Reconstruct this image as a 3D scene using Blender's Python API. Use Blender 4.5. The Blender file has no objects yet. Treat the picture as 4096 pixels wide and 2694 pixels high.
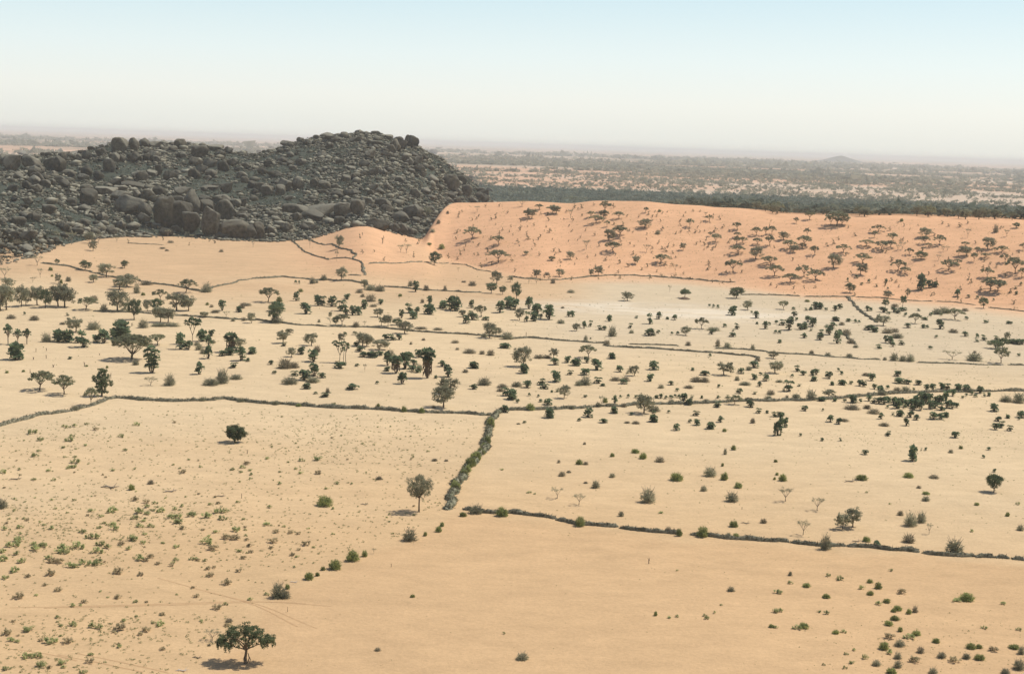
import bpy, math, random
import numpy as np
from mathutils import Vector, Matrix

# ============================================================ camera, world, sun, exposure
scene = bpy.context.scene
H_CAM = 80.0
F_SRC = 50.0 / 36.0 * 4096.0            # focal length in photo pixels
CX, CY = 2048.0, 1347.0
PITCH = math.radians(7.72)
ROLL = math.radians(1.93)
cam_data = bpy.data.cameras.new("camera")
cam_data.lens = 50.0
cam_data.sensor_width = 36.0
cam_data.clip_start = 1.0
cam_data.clip_end = 200000.0
cam = bpy.data.objects.new("camera", cam_data)
scene.collection.objects.link(cam)
FWD = np.array([0, math.cos(PITCH), -math.sin(PITCH)])
UP0 = np.array([0, math.sin(PITCH), math.cos(PITCH)])
RT0 = np.array([1.0, 0, 0])
RT = RT0 * math.cos(ROLL) + UP0 * math.sin(ROLL)
UP = UP0 * math.cos(ROLL) - RT0 * math.sin(ROLL)
cam.matrix_world = Matrix(((RT[0], UP[0], -FWD[0], 0), (RT[1], UP[1], -FWD[1], 0), (RT[2], UP[2], -FWD[2], H_CAM), (0, 0, 0, 1)))
scene.camera = cam
scene.render.resolution_x = 1024
scene.render.resolution_y = 673

SUN_EL = math.radians(58)
SUN_AZ = math.radians(68)               # from +Y (view direction) towards +X (right)
world = bpy.data.worlds.new("World")
scene.world = world
world.use_nodes = True
nt = world.node_tree
bg = nt.nodes["Background"]
sky = nt.nodes.new("ShaderNodeTexSky")
sky.sky_type = 'NISHITA'
sky.sun_disc = False
sky.sun_elevation = SUN_EL
sky.sun_rotation = SUN_AZ
sky.altitude = 300
sky.air_density = 1.0
sky.dust_density = 4.0
sky.ozone_density = 1.0
nt.links.new(sky.outputs[0], bg.inputs[0])
bg.inputs[1].default_value = 0.05
# dusty air low over the desert: a pale band round the horizon on top of the clear sky
wt = nt.nodes.new("ShaderNodeTexCoord")
wz = nt.nodes.new("ShaderNodeSeparateXYZ")
nt.links.new(wt.outputs["Generated"], wz.inputs[0])
wr = nt.nodes.new("ShaderNodeValToRGB")
nt.links.new(wz.outputs[2], wr.inputs[0])
STOPS = [(0.0, (.80, .81, .75)), (0.03, (.80, .82, .77)), (0.06, (.69, .775, .775)), (0.09, (.56, .69, .725)), (0.125, (.42, .59, .66)), (0.25, (.06, .11, .19)), (1.0, (.02, .04, .09))]
er = wr.color_ramp.elements
er[0].position = STOPS[0][0]; er[0].color = (*STOPS[0][1], 1)
er[1].position = STOPS[-1][0]; er[1].color = (*STOPS[-1][1], 1)
for p_, c_ in STOPS[1:-1]:
    e_ = er.new(p_); e_.color = (*c_, 1)
bg2 = nt.nodes.new("ShaderNodeBackground"); nt.links.new(wr.outputs[0], bg2.inputs[0]); bg2.inputs[1].default_value = 1.0
wa = nt.nodes.new("ShaderNodeAddShader")
nt.links.new(bg.outputs[0], wa.inputs[0]); nt.links.new(bg2.outputs[0], wa.inputs[1])
nt.links.new(wa.outputs[0], nt.nodes["World Output"].inputs[0])
sd = bpy.data.lights.new("sun", 'SUN')
sd.energy = 3.8
sd.angle = math.radians(0.6)
sd.color = (1.0, 0.94, 0.84)
sun = bpy.data.objects.new("sun", sd)
scene.collection.objects.link(sun)
sv = Vector((math.sin(SUN_AZ) * math.cos(SUN_EL), math.cos(SUN_AZ) * math.cos(SUN_EL), math.sin(SUN_EL)))
sun.rotation_euler = sv.to_track_quat('Z', 'Y').to_euler()
sun.location = (0, 0, 300)
scene.view_settings.view_transform = 'Standard'
scene.view_settings.look = 'None'
scene.view_settings.gamma = 1.0
scene.view_settings.exposure = 0.0
scene.cycles.volume_bounces = 1
scene.cycles.max_bounces = 5
scene.cycles.transparent_max_bounces = 4

C = scene.collection
R = np.random.RandomState(7)
random.seed(5)

# ============================================================ helpers
def sv_noise(x, y, seed=0):
    xi = np.floor(x); yi = np.floor(y)
    fx = x - xi; fy = y - yi
    fx = fx * fx * (3 - 2 * fx); fy = fy * fy * (3 - 2 * fy)
    def h(a, b):
        n = np.sin(a * 127.1 + b * 311.7 + seed * 74.7) * 43758.5453
        return n - np.floor(n)
    return ((h(xi, yi) * (1 - fx) + h(xi + 1, yi) * fx) * (1 - fy) + (h(xi, yi + 1) * (1 - fx) + h(xi + 1, yi + 1) * fx) * fy)

def fbm(x, y, seed=0, o=4):
    r = 0; a = 0.5; t = 0
    for i in range(o):
        r = r + a * sv_noise(x * 2 ** i, y * 2 ** i, seed + i * 13); t += a; a *= 0.5
    return r / t

def smooth(t):
    t = np.clip(t, 0, 1)
    return t * t * (3 - 2 * t)

def ray(sx, sy):
    d = FWD * F_SRC + RT * (sx - CX) - UP * (sy - CY)
    return d / np.linalg.norm(d)

K = 4096.0 / 2380.0                     # overview picture -> photo pixels
def az_of(dx, dy):
    d = ray(dx * K, dy * K)
    return math.atan2(d[0], d[1])

def at_z(dx, dy, z):                    # overview pixel, height -> azimuth, distance
    d = ray(dx * K, dy * K)
    t = (z - H_CAM) / d[2]
    return math.atan2(d[0], d[1]), t * math.hypot(d[0], d[1])

def at_d(dx, dy, D):                    # overview pixel, distance -> azimuth, height
    d = ray(dx * K, dy * K)
    return math.atan2(d[0], d[1]), H_CAM + D * d[2] / math.hypot(d[0], d[1])

# ============================================================ terrain function
# sand sheet at the foot of the rocky hill: overview x, y of the sand/rock edge and its height
foot_px = [(-400, 640, 4), (0, 612, 5), (60, 600, 6), (85, 590, 7), (150, 568, 8), (250, 549, 8), (330, 548, 8), (420, 550, 8), (520, 556, 8), (620, 560, 8),
           (700, 556, 8), (760, 545, 10), (800, 528, 15), (835, 521, 18), (870, 525, 17), (910, 538, 12), (955, 550, 9), (1000, 560, 6)]
fa = []; fD = []; fz = []
for x, y, z in foot_px:
    a, D = at_z(x, y, z); fa.append(a); fD.append(D); fz.append(z)
for x, y, D in [(1030, 0, 1170), (1060, 0, 1200), (1100, 0, 1235), (1140, 0, 1280), (1160, 0, 1310)]:
    fa.append(az_of(x, 470)); fD.append(D); fz.append(0.0)
fa = np.array(fa); fD = np.array(fD); fz = np.array(fz)
sk_px = [(-500, 372, 1330), (-200, 366, 1330), (0, 366, 1330), (60, 364, 1330), (130, 358, 1330), (180, 366, 1340), (200, 352, 1350), (245, 338, 1360), (290, 330, 1370), (345, 336, 1370), (400, 335, 1380),
         (430, 333, 1380), (500, 345, 1380), (545, 357, 1380), (590, 361, 1380), (640, 349, 1380), (680, 334, 1390), (720, 322, 1400), (770, 316, 1400), (830, 311, 1400), (880, 312, 1400),
         (920, 322, 1400), (955, 333, 1400), (985, 350, 1390), (1020, 366, 1390), (1050, 391, 1390), (1090, 416, 1400), (1120, 443, 1400), (1140, 464, 1400), (1165, 490, 1400), (1200, 520, 1400)]
ka = []; kD = []; kz = []
for x, y, D in sk_px:
    a, z = at_d(x, y, D); ka.append(a); kD.append(D); kz.append(z)
ka = np.array(ka); kD = np.array(kD); kz = np.array(kz)
cr_px = [(968, 568), (992, 553), (1012, 522), (1030, 486), (1048, 471), (1100, 472), (1228, 468), (1330, 474), (1378, 467), (1503, 468), (1565, 476), (1640, 481), (1655, 485), (1715, 488), (1783, 496), (1800, 501), (1860, 505), (1975, 507), (2085, 508), (2160, 511), (2285, 515), (2380, 521), (2700, 540)]
ca = []; cD = []; cz = []
for x, y in cr_px:
    D = float(np.interp(x, [968, 992, 1012, 1030, 1048, 1100, 1228, 1378, 1503, 2400], [1025, 1045, 1072, 1100, 1128, 1130, 1120, 1090, 1065, 1000]))
    a, z = at_d(x, y, D); ca.append(a); cD.append(D); cz.append(max(z, 0))
ca = np.array(ca); cD = np.array(cD); cz = np.array(cz)
cz[0] = 0; cz[1] = 5
df_px = [(980, 585), (1040, 600), (1100, 615), (1160, 632), (1250, 648), (1400, 648), (1550, 648), (1700, 660), (1850, 683), (2000, 692), (2200, 702), (2380, 722), (2700, 745)]
da = []; dD = []
for x, y in df_px:
    a, D = at_z(x, y, 0); da.append(a); dD.append(D)
da = np.array(da); dD = np.array(dD)

def resample(a, *vals, w=0.0045):
    g = np.linspace(a.min() - .02, a.max() + .02, 900)
    st = g[1] - g[0]; k = max(1, int(3 * w / st)); kk = np.exp(-.5 * (np.arange(-k, k + 1) * st / w) ** 2); kk /= kk.sum()
    o = np.argsort(a); out = [g]
    for v in vals:
        q = np.interp(g, a[o], v[o]); q = np.convolve(np.pad(q, k, mode='edge'), kk, mode='valid'); out.append(q)
    return out
ca_r = ca.copy()
fa, fD, fz = resample(fa, fD, fz)
ca, cD, cz = resample(ca, cD, cz, w=.0032)
da, dD = resample(da, dD, w=.012)

def dune_h(az, D):
    Df = np.interp(az, da, dD); Dc = np.interp(az, ca, cD); hc = np.interp(az, ca, cz)
    Df = np.minimum(Df + 8 * (sv_noise(az * 30, az * 0 + 3, 2) - .5), Dc - 60)
    s = (D - Df) / (Dc - Df)
    pr = 0.62 * np.clip(s, 0, 1) ** 1.1 + 0.38 * smooth(s)
    back = np.interp(az, [ca_r[4], az_of(1500, 470), az_of(1800, 490), ca_r[-1]], [220, 260, 800, 1300])
    bk = 1 - smooth((D - Dc) / back)
    und = 4.2 * (fbm(np.sin(az) * D / 75., np.cos(az) * D / 75., 5, 3) - .5) * smooth(s * 3) * (1 - smooth((s - .75) * 4)) * smooth(hc / 20)
    out = hc * np.where(D < Dc, pr, bk) + und
    lo = smooth((az - ca_r[0]) / 0.01)
    hi = 1 - smooth((az - ca_r[-1]) / 0.3)
    return out * lo * hi

def sand_h(x, y):
    az = np.arctan2(x, y); D = np.hypot(x, y)
    Df = np.interp(az, fa, fD); zf = np.interp(az, fa, fz)
    ap = zf * smooth((D - 700) / (Df - 700) * 1.0) * (1 - smooth((D - 1700) / 600)) * (1 - smooth((-az - 0.7) / 0.4))
    base = 0.5 * (fbm(x / 70., y / 70., 3, 3) - .5) * (1 - smooth((D - 2500) / 2000))
    z = ap + base + dune_h(az, D)
    return z

def hill_h(x, y, rough=True):
    az = np.arctan2(x, y); D = np.hypot(x, y)
    Df = np.interp(az, fa, fD); zf = np.interp(az, fa, fz); Dc = np.interp(az, ka, kD); zc = np.interp(az, ka, kz)
    s = (D - Df) / (Dc - Df)
    pr = 0.8 * np.clip(s, 0, 1) + 0.2 * np.sin(np.clip(s, 0, 1) * math.pi / 2)
    h = zf + (zc - zf) * np.where(s < 1, pr, 1 - smooth((D - Dc) / 330.))
    h = np.where(s < 0, zf + s * 60, h)
    if rough:
        m = smooth(s * 6) * (1 - smooth((s - .8) * 5) * .7)
        h = h + m * (9 * (fbm(x / 55., y / 55., 21, 4) - .5) + 3.0 * (fbm(x / 9., y / 9., 22, 3) - .5))
    h = h - smooth((az - ka[-2]) / 0.02) * 60 - smooth((-az - 0.62) / 0.2) * 90
    return h

def ground_h(x, y):
    return np.maximum(sand_h(x, y), hill_h(x, y))

TS = np.concatenate([np.linspace(180, 1700, 1500), np.geomspace(1705, 60000, 500)])
def hit(sx, sy, fn=ground_h):
    d = ray(sx, sy)
    if d[2] > -1e-4 and fn is ground_h:
        pass
    P = d[None, :] * TS[:, None]
    z = H_CAM + P[:, 2]
    g = fn(P[:, 0], P[:, 1])
    df = z - g
    idx = np.where(df < 0)[0]
    if len(idx):
        i = idx[0]
        if i == 0:
            t = TS[0]
        else:
            t = TS[i - 1] + (TS[i] - TS[i - 1]) * df[i - 1] / (df[i - 1] - df[i])
    else:
        m = TS < 1600
        t = TS[m][np.argmin(df[m])]
    p = d * t
    return p[0], p[1], float(fn(np.array([p[0]]), np.array([p[1]]))[0]), t

TILE = {'T1': (0, 480, 2.3223), 'T2': (1024, 480, 2.3223), 'T3': (2048, 580, 2.3223), 'T4': (3072, 580, 2.3223),
        'U1': (0, 1054, 2.3223), 'U2': (1024, 1054, 2.3223), 'U3': (2048, 1054, 2.3223), 'U4': (3072, 1054, 2.3223),
        'B1': (0, 1640, 1.4846), 'B2': (1366, 1640, 1.4846), 'B3': (2732, 1640, 1.4846), 'O': (0, 0, 1 / K)}

# ============================================================ mesh helpers
def fast_mesh(name, V, F, mats=()):
    V = np.asarray(V, dtype=np.float32); F = np.asarray(F, dtype=np.int32)
    me = bpy.data.meshes.new(name)
    n, k = F.shape
    me.vertices.add(len(V)); me.vertices.foreach_set("co", V.ravel())
    me.loops.add(n * k); me.loops.foreach_set("vertex_index", F.ravel())
    me.polygons.add(n)
    me.polygons.foreach_set("loop_start", np.arange(n, dtype=np.int32) * k)
    me.polygons.foreach_set("loop_total", np.full(n, k, dtype=np.int32))
    for m in mats: me.materials.append(m)
    me.update(calc_edges=True)
    return me

class Bld:
    def __init__(self): self.V = []; self.F = []; self.n = 0
    def add(self, V, F):
        V = np.asarray(V, float); F = np.asarray(F, int)
        if F.shape[1] == 4: F = np.concatenate([F[:, [0, 1, 2]], F[:, [0, 2, 3]]])
        self.V.append(V); self.F.append(F + self.n); self.n += len(V)
    def arr(self): return np.concatenate(self.V), np.concatenate(self.F)
    def mesh(self, name, mat):
        V, F = self.arr(); return fast_mesh(name, V, F, [mat])

def tube(b, pts, rad, sides=6):
    pts = np.asarray(pts, float)
    n = len(pts); V = []
    for i in range(n):
        t = pts[min(i + 1, n - 1)] - pts[max(i - 1, 0)]
        t = t / (np.linalg.norm(t) + 1e-9)
        u = np.cross(t, [0.3, 1, 0.1]); u /= np.linalg.norm(u) + 1e-9
        v = np.cross(t, u)
        for k in range(sides):
            a = 2 * math.pi * k / sides
            V.append(pts[i] + rad[i] * (u * math.cos(a) + v * math.sin(a)))
    F = []
    for i in range(n - 1):
        for k in range(sides):
            F.append([i * sides + k, i * sides + (k + 1) % sides, (i + 1) * sides + (k + 1) % sides, (i + 1) * sides + k])
    b.add(V, F)

def leaves(b, rs, cen, rad, n, size, up=0.5, out=0.6, long=1.0):
    """n leaf-clump triangles in the ellipsoid (cen, rad)"""
    cen = np.asarray(cen, float); rad = np.asarray(rad, float)
    d = rs.randn(n, 3); d /= np.linalg.norm(d, axis=1)[:, None]
    rr = rs.rand(n, 1) ** 0.45
    p = cen + d * rr * rad
    nrm = d * out + rs.randn(n, 3) * 0.6 + np.array([0, 0, up])
    nrm /= np.linalg.norm(nrm, axis=1)[:, None]
    t = np.cross(nrm, rs.randn(n, 3)); t /= np.linalg.norm(t, axis=1)[:, None]
    s = np.cross(nrm, t)
    sz = size * (0.55 + 0.9 * rs.rand(n, 1))
    a = p + t * sz * long; c = p - t * sz * 0.6 * long + s * sz * .8; e = p - t * sz * 0.5 * long - s * sz * .8
    V = np.stack([a, c, e], 1).reshape(-1, 3)
    F = np.arange(3 * n).reshape(-1, 3)
    b.add(V, F)

def sticks(b, P, Dv, L, wd):
    """flat slivers from P along Dv of length L"""
    n = len(P)
    Dv = Dv / (np.linalg.norm(Dv, axis=1)[:, None] + 1e-9)
    s = np.cross(Dv, R.randn(n, 3)); s /= np.linalg.norm(s, axis=1)[:, None] + 1e-9
    L = np.asarray(L).reshape(-1, 1); wd = np.asarray(wd).reshape(-1, 1)
    V = np.stack([P + s * wd, P - s * wd, P + Dv * L], 1).reshape(-1, 3)
    b.add(V, np.arange(3 * n).reshape(-1, 3))

# ============================================================ materials
def mat(name, col, var=0.15, rough=0.95, noise=0.0, scale=1.0, col2=None, trans=0.0, objvar=0.25):
    m = bpy.data.materials.new(name); m.use_nodes = True
    t = m.node_tree; b = t.nodes["Principled BSDF"]
    b.inputs["Roughness"].default_value = rough
    b.inputs["Specular IOR Level"].default_value = 0.15
    mx = t.nodes.new("ShaderNodeMix"); mx.data_type = 'RGBA'
    tc = t.nodes.new("ShaderNodeNewGeometry")
    n = t.nodes.new("ShaderNodeTexNoise"); n.inputs["Scale"].default_value = scale; n.inputs["Detail"].default_value = 3
    t.links.new(tc.outputs["Position"], n.inputs["Vector"])
    mr = t.nodes.new("ShaderNodeMapRange"); mr.inputs[1].default_value = .35; mr.inputs[2].default_value = .65
    t.links.new(n.outputs[0], mr.inputs[0])
    t.links.new(mr.outputs[0], mx.inputs[0])
    c2 = col2 if col2 else tuple(c * (1 - var) for c in col)
    mx.inputs[6].default_value = (*col, 1); mx.inputs[7].default_value = (*c2, 1)
    oi = t.nodes.new("ShaderNodeObjectInfo")
    h = t.nodes.new("ShaderNodeHueSaturation")
    r1 = t.nodes.new("ShaderNodeMapRange"); r1.inputs[3].default_value = 1 - objvar; r1.inputs[4].default_value = 1 + objvar
    t.links.new(oi.outputs["Random"], r1.inputs[0]); t.links.new(r1.outputs[0], h.inputs["Value"])
    t.links.new(mx.outputs[2], h.inputs["Color"])
    t.links.new(h.outputs[0], b.inputs["Base Color"])
    if trans:
        tl = t.nodes.new("ShaderNodeBsdfTranslucent"); t.links.new(h.outputs[0], tl.inputs[0])
        ms = t.nodes.new("ShaderNodeMixShader"); ms.inputs[0].default_value = trans
        t.links.new(b.outputs[0], ms.inputs[1]); t.links.new(tl.outputs[0], ms.inputs[2])
        t.links.new(ms.outputs[0], t.nodes["Material Output"].inputs[0])
    return m

M_leaf = mat("acacia_foliage", (0.33, 0.33, 0.205), col2=(0.22, 0.235, 0.14), scale=1.2, trans=.5)
M_leafr = mat("thornbush_foliage", (0.37, 0.355, 0.24), col2=(0.25, 0.255, 0.165), scale=1.0, trans=.5)
M_dark = mat("evergreen_foliage", (0.18, 0.215, 0.115), col2=(0.11, 0.145, 0.07), scale=1.0, trans=.42)
M_palm = mat("palm_leaf", (0.20, 0.255, 0.145), col2=(0.115, 0.165, 0.09), scale=1.5, trans=.42)
M_accf = mat("drooping_foliage", (0.22, 0.26, 0.135), col2=(0.14, 0.18, 0.09), scale=1.0, trans=.45)
M_skirt = mat("dry_palm_leaf", (0.20, 0.145, 0.09), scale=1.5)
M_bark = mat("bark", (0.13, 0.10, 0.07), scale=4)
M_barkl = mat("grey_bark", (0.30, 0.25, 0.19), scale=4)
M_grey = mat("dry_twigs", (0.36, 0.31, 0.21), col2=(0.24, 0.215, 0.14), scale=1.0, trans=.3)
M_broom = mat("green_twigs", (0.38, 0.40, 0.15), col2=(0.25, 0.29, 0.11), scale=1.0, trans=.5)
M_tuft = mat("herb_foliage", (0.44, 0.46, 0.20), col2=(0.31, 0.35, 0.15), scale=.5, trans=.3)
M_tuftd = mat("dry_herb", (0.44, 0.36, 0.21), col2=(0.32, 0.27, 0.15), scale=.5, trans=.3)
M_fence = mat("dead_thorn_brush", (0.26, 0.235, 0.165), col2=(0.10, 0.10, 0.065), scale=1.6, objvar=.12)
M_fenceg = mat("bleached_brush", (0.30, 0.285, 0.20), col2=(0.10, 0.11, 0.06), scale=1.1, objvar=.1)
M_white = mat("bleached_wood", (0.6, 0.55, 0.48))
M_sapl = mat("sapling_foliage", (0.27, 0.235, 0.14), col2=(0.17, 0.16, 0.09), scale=1, trans=.35)
M_wood = mat("far_foliage", (0.22, 0.245, 0.19), col2=(0.14, 0.17, 0.13), scale=.02, objvar=0, trans=.35)

M_scr = mat("far_scrub", (0.36, 0.345, 0.26), col2=(0.25, 0.25, 0.18), scale=.02, objvar=0, trans=.4)

def ground_material():
    m = bpy.data.materials.new("sand"); m.use_nodes = True
    t = m.node_tree; b = t.nodes["Principled BSDF"]; b.inputs["Roughness"].default_value = 1.0
    b.inputs["Specular IOR Level"].default_value = 0.05
    L = t.links.new
    at = t.nodes.new("ShaderNodeAttribute"); at.attribute_name = "soil"
    g = t.nodes.new("ShaderNodeNewGeometry")
    def noise(scale, detail, sx=1, sy=1, rough=.55):
        mp = t.nodes.new("ShaderNodeMapping"); mp.inputs["Scale"].default_value = (sx, sy, 1)
        L(g.outputs["Position"], mp.inputs["Vector"])
        n = t.nodes.new("ShaderNodeTexNoise"); n.inputs["Scale"].default_value = scale; n.inputs["Detail"].default_value = detail
        n.inputs["Roughness"].default_value = rough
        L(mp.outputs[0], n.inputs["Vector"]); return n
    def ramp(src, a, bb, c, d):
        r = t.nodes.new("ShaderNodeMapRange"); r.inputs[1].default_value = a; r.inputs[2].default_value = bb; r.inputs[3].default_value = c; r.inputs[4].default_value = d
        L(src, r.inputs[0]); return r.outputs[0]
    def mul(a, bb):
        r = t.nodes.new("ShaderNodeMath"); r.operation = 'MULTIPLY'; L(a, r.inputs[0])
        if isinstance(bb, float): r.inputs[1].default_value = bb
        else: L(bb, r.inputs[1])
        return r.outputs[0]
    n1 = noise(0.012, 4, .5, 1.0); n2 = noise(0.16, 6, .5, 1.0, .75); n3 = noise(1.3, 5, 1, 1, .8)
    v = mul(mul(ramp(n1.outputs[0], .3, .7, .93, 1.05), ramp(n2.outputs[0], .3, .7, .86, 1.08)), ramp(n3.outputs[0], .3, .7, .88, 1.09))
    vm = t.nodes.new("ShaderNodeVectorMath"); vm.operation = 'SCALE'
    L(at.outputs["Color"], vm.inputs[0]); L(v, vm.inputs[3])
    # small litter: dry stalks and droppings
    n4 = noise(0.55, 2, .6, 1.0, .6)
    lit = ramp(n4.outputs[0], .66, .72, 0, 1)
    n5 = noise(0.03, 2)
    lit = mul(lit, ramp(n5.outputs[0], .40, .6, .15, .75))
    al = t.nodes.new("ShaderNodeAttribute"); al.attribute_name = "litter"
    lit = mul(lit, al.outputs["Fac"])
    mx = t.nodes.new("ShaderNodeMix"); mx.data_type = 'RGBA'
    L(lit, mx.inputs[0]); L(vm.outputs[0], mx.inputs[6]); mx.inputs[7].default_value = (.22, .17, .09, 1)
    # far scrub cover
    n6 = noise(0.0011, 5, .45, 1.3, .62)
    n7 = noise(0.006, 3, .7, 1.0, .6)
    s1 = mul(ramp(n6.outputs[0], .45, .56, 0, 1), ramp(n7.outputs[0], .40, .52, .25, 1))
    af = t.nodes.new("ShaderNodeAttribute"); af.attribute_name = "scrub"
    s1 = mul(s1, af.outputs["Fac"])
    mx2 = t.nodes.new("ShaderNodeMix"); mx2.data_type = 'RGBA'
    L(s1, mx2.inputs[0]); L(mx.outputs[2], mx2.inputs[6]); mx2.inputs[7].default_value = (.12, .12, .08, 1)
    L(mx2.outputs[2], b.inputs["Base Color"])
    bp = t.nodes.new("ShaderNodeBump"); bp.inputs["Strength"].default_value = .35; bp.inputs["Distance"].default_value = .25
    L(n3.outputs[0], bp.inputs["Height"])
    bp2 = t.nodes.new("ShaderNodeBump"); bp2.inputs["Strength"].default_value = .25; bp2.inputs["Distance"].default_value = 1.2
    L(n2.outputs[0], bp2.inputs["Height"]); L(bp.outputs[0], bp2.inputs["Normal"])
    L(bp2.outputs[0], b.inputs["Normal"])
    return m

def rock_material(name, c1, c2, scale, ov=.2, island=False):
    m = bpy.data.materials.new(name); m.use_nodes = True
    t = m.node_tree; b = t.nodes["Principled BSDF"]; b.inputs["Roughness"].default_value = .95
    b.inputs["Specular IOR Level"].default_value = 0.1
    L = t.links.new
    g = t.nodes.new("ShaderNodeNewGeometry")
    n = t.nodes.new("ShaderNodeTexNoise"); n.inputs["Scale"].default_value = scale; n.inputs["Detail"].default_value = 6; n.inputs["Roughness"].default_value = .65
    L(g.outputs["Position"], n.inputs["Vector"])
    mr = t.nodes.new("ShaderNodeMapRange"); mr.inputs[1].default_value = .35; mr.inputs[2].default_value = .65; L(n.outputs[0], mr.inputs[0])
    mx = t.nodes.new("ShaderNodeMix"); mx.data_type = 'RGBA'
    L(mr.outputs[0], mx.inputs[0]); mx.inputs[6].default_value = (*c1, 1); mx.inputs[7].default_value = (*c2, 1)
    # painted light: upward faces paler as if sunlit, steep faces stay darker, browner
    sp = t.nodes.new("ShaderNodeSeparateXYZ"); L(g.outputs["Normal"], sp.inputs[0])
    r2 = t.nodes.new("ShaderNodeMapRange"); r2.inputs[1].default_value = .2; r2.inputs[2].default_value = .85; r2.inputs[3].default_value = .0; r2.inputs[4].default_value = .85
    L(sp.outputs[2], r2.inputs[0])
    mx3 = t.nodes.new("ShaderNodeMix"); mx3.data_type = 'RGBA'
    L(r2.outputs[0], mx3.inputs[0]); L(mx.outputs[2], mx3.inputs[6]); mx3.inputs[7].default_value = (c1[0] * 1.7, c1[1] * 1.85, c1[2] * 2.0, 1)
    oi = t.nodes.new("ShaderNodeObjectInfo"); h = t.nodes.new("ShaderNodeHueSaturation")
    r1 = t.nodes.new("ShaderNodeMapRange"); r1.inputs[3].default_value = 1 - ov; r1.inputs[4].default_value = 1 + ov
    L(oi.outputs["Random"], r1.inputs[0]); L(r1.outputs[0], h.inputs["Value"]); L(mx3.outputs[2], h.inputs["Color"])
    if island:
        L(g.outputs["Random Per Island"], r1.inputs[0]); r1.inputs[3].default_value = .15; r1.inputs[4].default_value = 2.6
    L(h.outputs[0], b.inputs["Base Color"])
    bp = t.nodes.new("ShaderNodeBump"); bp.inputs["Strength"].default_value = .8; bp.inputs["Distance"].default_value = 1.0
    L(n.outputs[0], bp.inputs["Height"]); L(bp.outputs[0], b.inputs["Normal"])
    return m

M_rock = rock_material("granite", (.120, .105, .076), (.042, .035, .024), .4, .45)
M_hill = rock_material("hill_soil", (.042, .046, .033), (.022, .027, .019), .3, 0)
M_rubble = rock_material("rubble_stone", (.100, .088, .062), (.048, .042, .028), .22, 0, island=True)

# ============================================================ registry
THINGS = []       # things that still need a label
GROUPS = {}
def setp(o, label=None, cat=None, group=None, kind=None):
    if label: o["label"] = label
    if cat: o["category"] = cat
    if group: o["group"] = group
    if kind: o["kind"] = kind
    return o

def link(name, me, parent=None, loc=(0, 0, 0)):
    o = bpy.data.objects.new(name, me); C.objects.link(o); o.location = loc
    if parent: o.parent = parent
    return o

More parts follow.
